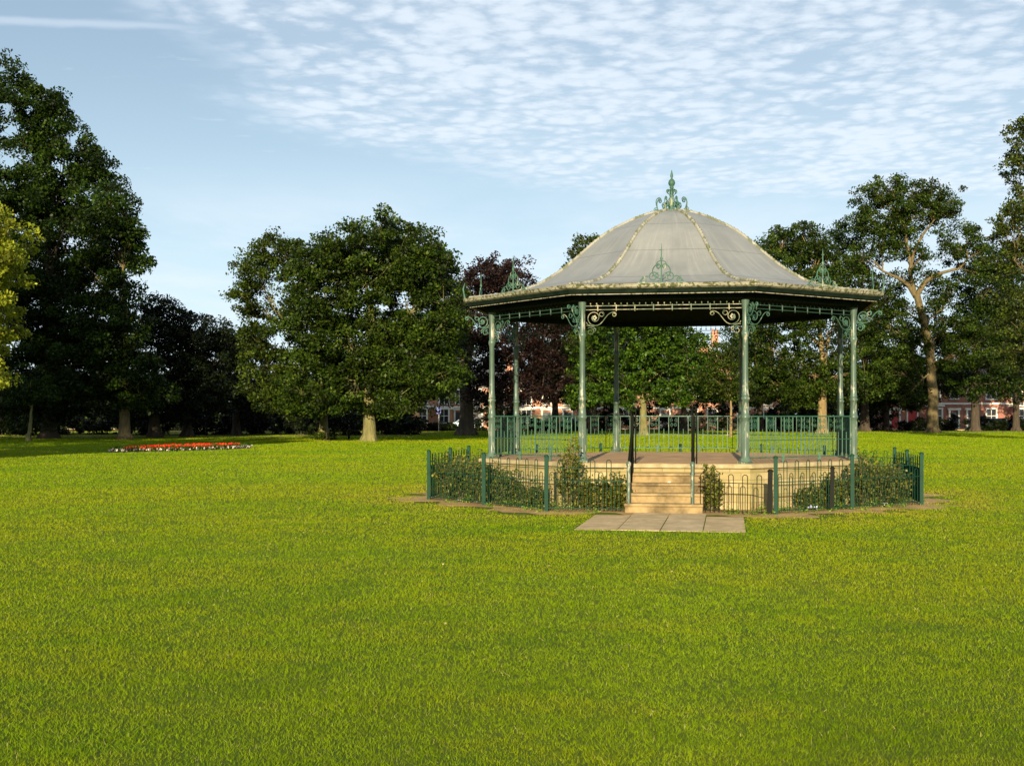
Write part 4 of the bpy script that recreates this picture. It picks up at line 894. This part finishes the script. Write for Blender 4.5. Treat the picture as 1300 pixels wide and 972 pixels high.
# ------------------------------------------------------------------ street side: houses, cars, lamp, sign
def window(mb_root, x, z, w_, h_, y, gl='glass', fr='trim', bars=True):
    f = MB(); t = .09
    f.box((x, y-.05, z+h_/2+t), (w_+.34, .14, .2)); f.box((x, y-.07, z-h_/2-t), (w_+.34, .2, .16))
    f.box((x-w_/2-t/2, y-.045, z), (t+.1, .12, h_)); f.box((x+w_/2+t/2, y-.045, z), (t+.1, .12, h_))
    if bars: f.box((x, y-.03, z), (w_, .06, .07)); f.box((x, y-.032, z), (.06, .05, h_))
    o = f.build('window', M[fr], mb_root)
    p = MB(); p.box((x, y-.006, z), (w_, .02, h_)); p.build('pane', M[gl], o)
def house(px0, px1, z, eave, ridge, label, brick='brick', bay=True, gable=False, door='darkdoor', doorside=1, chim=1, group=None, tower=False):
    x0, x1 = wx(px0, z), wx(px1, z); W = x1-x0; cx = (x0+x1)/2; root = empty('terraced_house', (cx, z, 0), label=label, cat='house', group=group); D_ = 9
    mb = MB(); mb.box((0, D_/2, eave/2), (W-.01, D_, eave))
    if gable: mb.add([(-W/2+.02, .002, eave), (W/2-.02, .002, eave), (0, .002, ridge), (-W/2+.02, .3, eave), (W/2-.02, .3, eave), (0, .3, ridge)], [(0, 1, 2), (5, 4, 3), (0, 2, 5, 3), (2, 1, 4, 5)])
    mb.build('wall', M[brick], root)
    mb = MB()
    if gable: mb.add([(-W/2-.2, -.25, eave-.15), (0, -.25, ridge+.12), (W/2+.2, -.25, eave-.15), (-W/2-.2, D_, eave-.15), (0, D_, ridge+.12), (W/2+.2, D_, eave-.15), (-W/2, -.25, eave-.3), (0, -.25, ridge-.05), (W/2, -.25, eave-.3), (-W/2, D_, eave-.3), (0, D_, ridge-.05), (W/2, D_, eave-.3)],
                  [(0, 1, 4, 3), (1, 2, 5, 4), (9, 10, 7, 6), (10, 11, 8, 7), (0, 6, 7, 1), (1, 7, 8, 2)])
    else: mb.add([(-W/2, -.3, eave), (W/2, -.3, eave), (W/2, D_/2, ridge), (-W/2, D_/2, ridge), (-W/2, D_+.2, eave), (W/2, D_+.2, eave), (-W/2, -.3, eave-.12), (W/2, -.3, eave-.12)], [(0, 1, 2, 3), (3, 2, 5, 4), (6, 7, 1, 0), (3, 4, 0), (1, 5, 2)])
    rf_ = mb.build('roof', M['slate'], root)
    mb = MB(); mb.box((W/2-.4, D_/2, ridge+.4), (.9, .9, 2.2)); 
    for k in (-.25, .25): mb.lathe([(.13, ridge+1.5), (.11, ridge+1.9)], 8, c=(W/2-.4+k, D_/2))
    mb.build('chimney', M[brick], rf_)
    if gable:
        mb = MB()
        for s in (-1, 1): mb.bar((s*(W/2+.1), -.3, eave-.2), (0, -.3, ridge+.03), .1, .3)
        mb.build('bargeboard', M['trim'], root)
    mb = MB(); mb.box((0, -.04, eave*.52), (W-.02, .08, .22)); mb.build('string_course', M['trim'], root)
    mb = MB(); mb.box((0, -.06, eave-.12), (W-.02, .12, .2)); mb.build('cornice', M['trim'], root)
    dx = doorside*W*.28; bxx = -doorside*W*.2
    dm = MB(); dm.box((dx, -.03, 1.15), (1.0, .06, 2.2)); do = dm.build('door', M[door], root)
    fm = MB(); fm.box((dx-.62, -.08, 1.25), (.22, .18, 2.5)); fm.box((dx+.62, -.08, 1.25), (.22, .18, 2.5)); fm.box((dx, -.1, 2.62), (1.7, .24, .26)); fm.build('door_surround', M['trim'], root)
    window(root, dx, eave*.52+(eave*.48)/2, .95, 1.7, 0); window(root, bxx, eave*.52+(eave*.48)/2, 1.25, 1.8, 0)
    if bay:
        mb = MB(); mb.prism([(bxx-1.15, 0), (bxx-.75, -.8), (bxx+.75, -.8), (bxx+1.15, 0)], 0, eave*.46); bo = mb.build('bay', M[brick], root)
        mb = MB(); mb.prism([(bxx-1.3, 0), (bxx-.85, -.95), (bxx+.85, -.95), (bxx+1.3, 0)], eave*.46, eave*.46+.22); mb.build('bay_roof', M['trim'], root)
        window(root, bxx, 1.75, 1.2, 1.7, -.8)
    else: window(root, bxx, 1.75, 1.25, 1.7, 0)
    return root
Z1 = 163.5
for i, (a, b) in enumerate([(1126, 1172), (1172, 1222), (1222, 1274), (1274, 1330)]):
    house(a, b, Z1, 6.4, 9.0, ['red brick house left of the open crowned oak trunk with red doors', 'red brick house directly right of the oak trunk with pale stone windows', 'red brick terraced house behind the shaded tree at right', 'red brick terraced house at the far right edge with pale porch'][i], 'brick', i % 2 == 1, False, 'reddoor' if i == 0 else 'darkdoor', 1 if i % 2 else -1, group='brick terrace at the right')
# second red door of the left house is a painted garage door
gd = [o for o in bpy.data.objects if o.name.startswith('terraced_house')][0]
mb = MB(); mb.box((.9, -.04, 1.25), (1.5, .08, 2.3)); mb.build('garage_door', M['reddoor'], gd)
Z2 = 166
lab = ['orange brick house behind the hedge left of the gabled house', 'sunlit orange brick gabled house with cream bays left of the copper beech', 'brick house hidden behind the copper beech trunk', 'sunlit brick house seen under the copper beech through the left railing', 'sunlit cream trimmed brick house left of the chestnut trunk', 'brick house behind the chestnut trunk', 'tall gabled brick house glimpsed between the chestnut and the young tree', 'brick house behind the young tree']
for i, (a, b, e, r, gb) in enumerate([(500, 552, 5.8, 8.2, 0), (552, 592, 5.6, 8.0, 1), (594, 650, 5.6, 8.0, 0), (652, 706, 5.4, 7.6, 0), (708, 766, 5.4, 7.8, 1), (768, 866, 5.4, 7.6, 0), (868, 918, 8.4, 11.6, 1), (920, 990, 5.4, 7.6, 0)]):
    house(a, b, Z2, e, r, lab[i], 'brickorange', True, bool(gb), 'darkdoor', 1 if i % 2 else -1, group='brick houses behind the park')

def car(px, z, heading, col, label):
    root = empty('parked_car', (wx(px, z), z, .0), R(heading), label=label, cat='car', group='cars parked on the road')
    mb = MB()
    low = [(-2.05, .35), (-2.1, .62), (-2.02, .88), (-1.1, .98), (1.75, .98), (2.05, .85), (2.08, .4), (1.95, .28), (-1.9, .28)]
    for s in (0,):
        n = len(low); vs = [(x, -.86, z_) for x, z_ in low]+[(x, .86, z_) for x, z_ in low]
        mb.add(vs, [tuple(range(n)), tuple(range(2*n-1, n-1, -1))]+[(i, n+i, n+(i+1) % n, (i+1) % n) for i in range(n)])
    mb.box((.35, 0, 1.44), (1.5, 1.22, .05))
    for x0, z0, x1, z1 in ((-1.1, .97, -.42, 1.43), (.35, .97, .35, 1.43), (1.75, .97, 1.1, 1.43)):
        for s in (-1, 1): mb.bar((x0, s*.80, z0), (x1, s*.62, z1), .07)
    mb.build('body', carpaint('paint '+label, col), root, bevel=.04)
    mb = MB(); vs = [(-1.08, -.79, .975), (1.72, -.79, .975), (1.06, -.61, 1.42), (-.40, -.61, 1.42), (-1.08, .79, .975), (1.72, .79, .975), (1.06, .61, 1.42), (-.40, .61, 1.42)]
    mb.add(vs, [(0, 1, 2, 3), (7, 6, 5, 4), (0, 3, 7, 4), (1, 5, 6, 2), (3, 2, 6, 7)]); mb.build('windows', M['carglass'], root)
    for x in (-1.3, 1.3):
        for s in (-1, 1):
            w_ = MB(); w_.tube([(x, s*.68, .31), (x, s*.885, .31)], .31, 16); wo = w_.build('wheel', M['tyre'], root)
            w_ = MB(); w_.tube([(x, s*.70, .31), (x, s*.895, .31)], .18, 12); w_.build('rim', M['chrome'], wo)
    for s in (-1, 1):
        w_ = MB(); w_.box((-2.04, s*.62, .72), (.12, .34, .16)); w_.build('headlight', M['trim'], root)
for px, hd, c, lb in ((590, 0, (.35, .45, .5), 'pale blue car parked left of the bandstand column'), (733, 180, (.10, .18, .32), 'blue car parked behind the second railing bay'), (968, 0, (.55, .6, .62), 'silver car seen above the right railing'),
                      (1262, 0, (.04, .09, .16), 'dark blue car parked before the brick terrace at right'), (1306, 180, (.6, .62, .62), 'white car cut off at the right edge')):
    car(px, 152.6, hd, c, lb)
lp = empty('street_lamp', (wx(443, 95), 95, 0), label='slim dark lamp post in front of the oak with a pale lantern', cat='lamp post')
mb = MB(); mb.lathe([(.09, 0), (.09, .5), (.05, .6), (.038, 3.5), (.06, 3.52), (.06, 3.58)], 10); mb.build('post', M['fencedark'], lp)
mb = MB(); mb.lathe([(.06, 3.58), (.17, 3.95), (.17, 3.98)], 6); mb.build('lantern', M['trim'], lp)
mb = MB(); mb.lathe([(.20, 3.98), (.05, 4.15), (.02, 4.25)], 6); mb.build('lantern_cap', M['fencedark'], lp)
sg = empty('blue_sign', (wx(557, 142), 142, 0), label='small blue sign board on a post by the park gate', cat='sign')
mb = MB(); mb.box((0, 0, 2.35), (.5, .04, .75)); mb.build('board', simple('blue sign', (.01, .03, .25), (.015, .04, .3), 3, .4), sg)
mb = MB(); mb.tube([(0, .05, -.1), (0, .05, 2.7)], .03, 8); mb.build('post', M['chrome'], sg)
bn = empty('litter_bin', (wx(1013, 112), 112, 0), label='dark litter bin on the path behind the right railing', cat='bin')
bpy.data.objects.remove(bn)
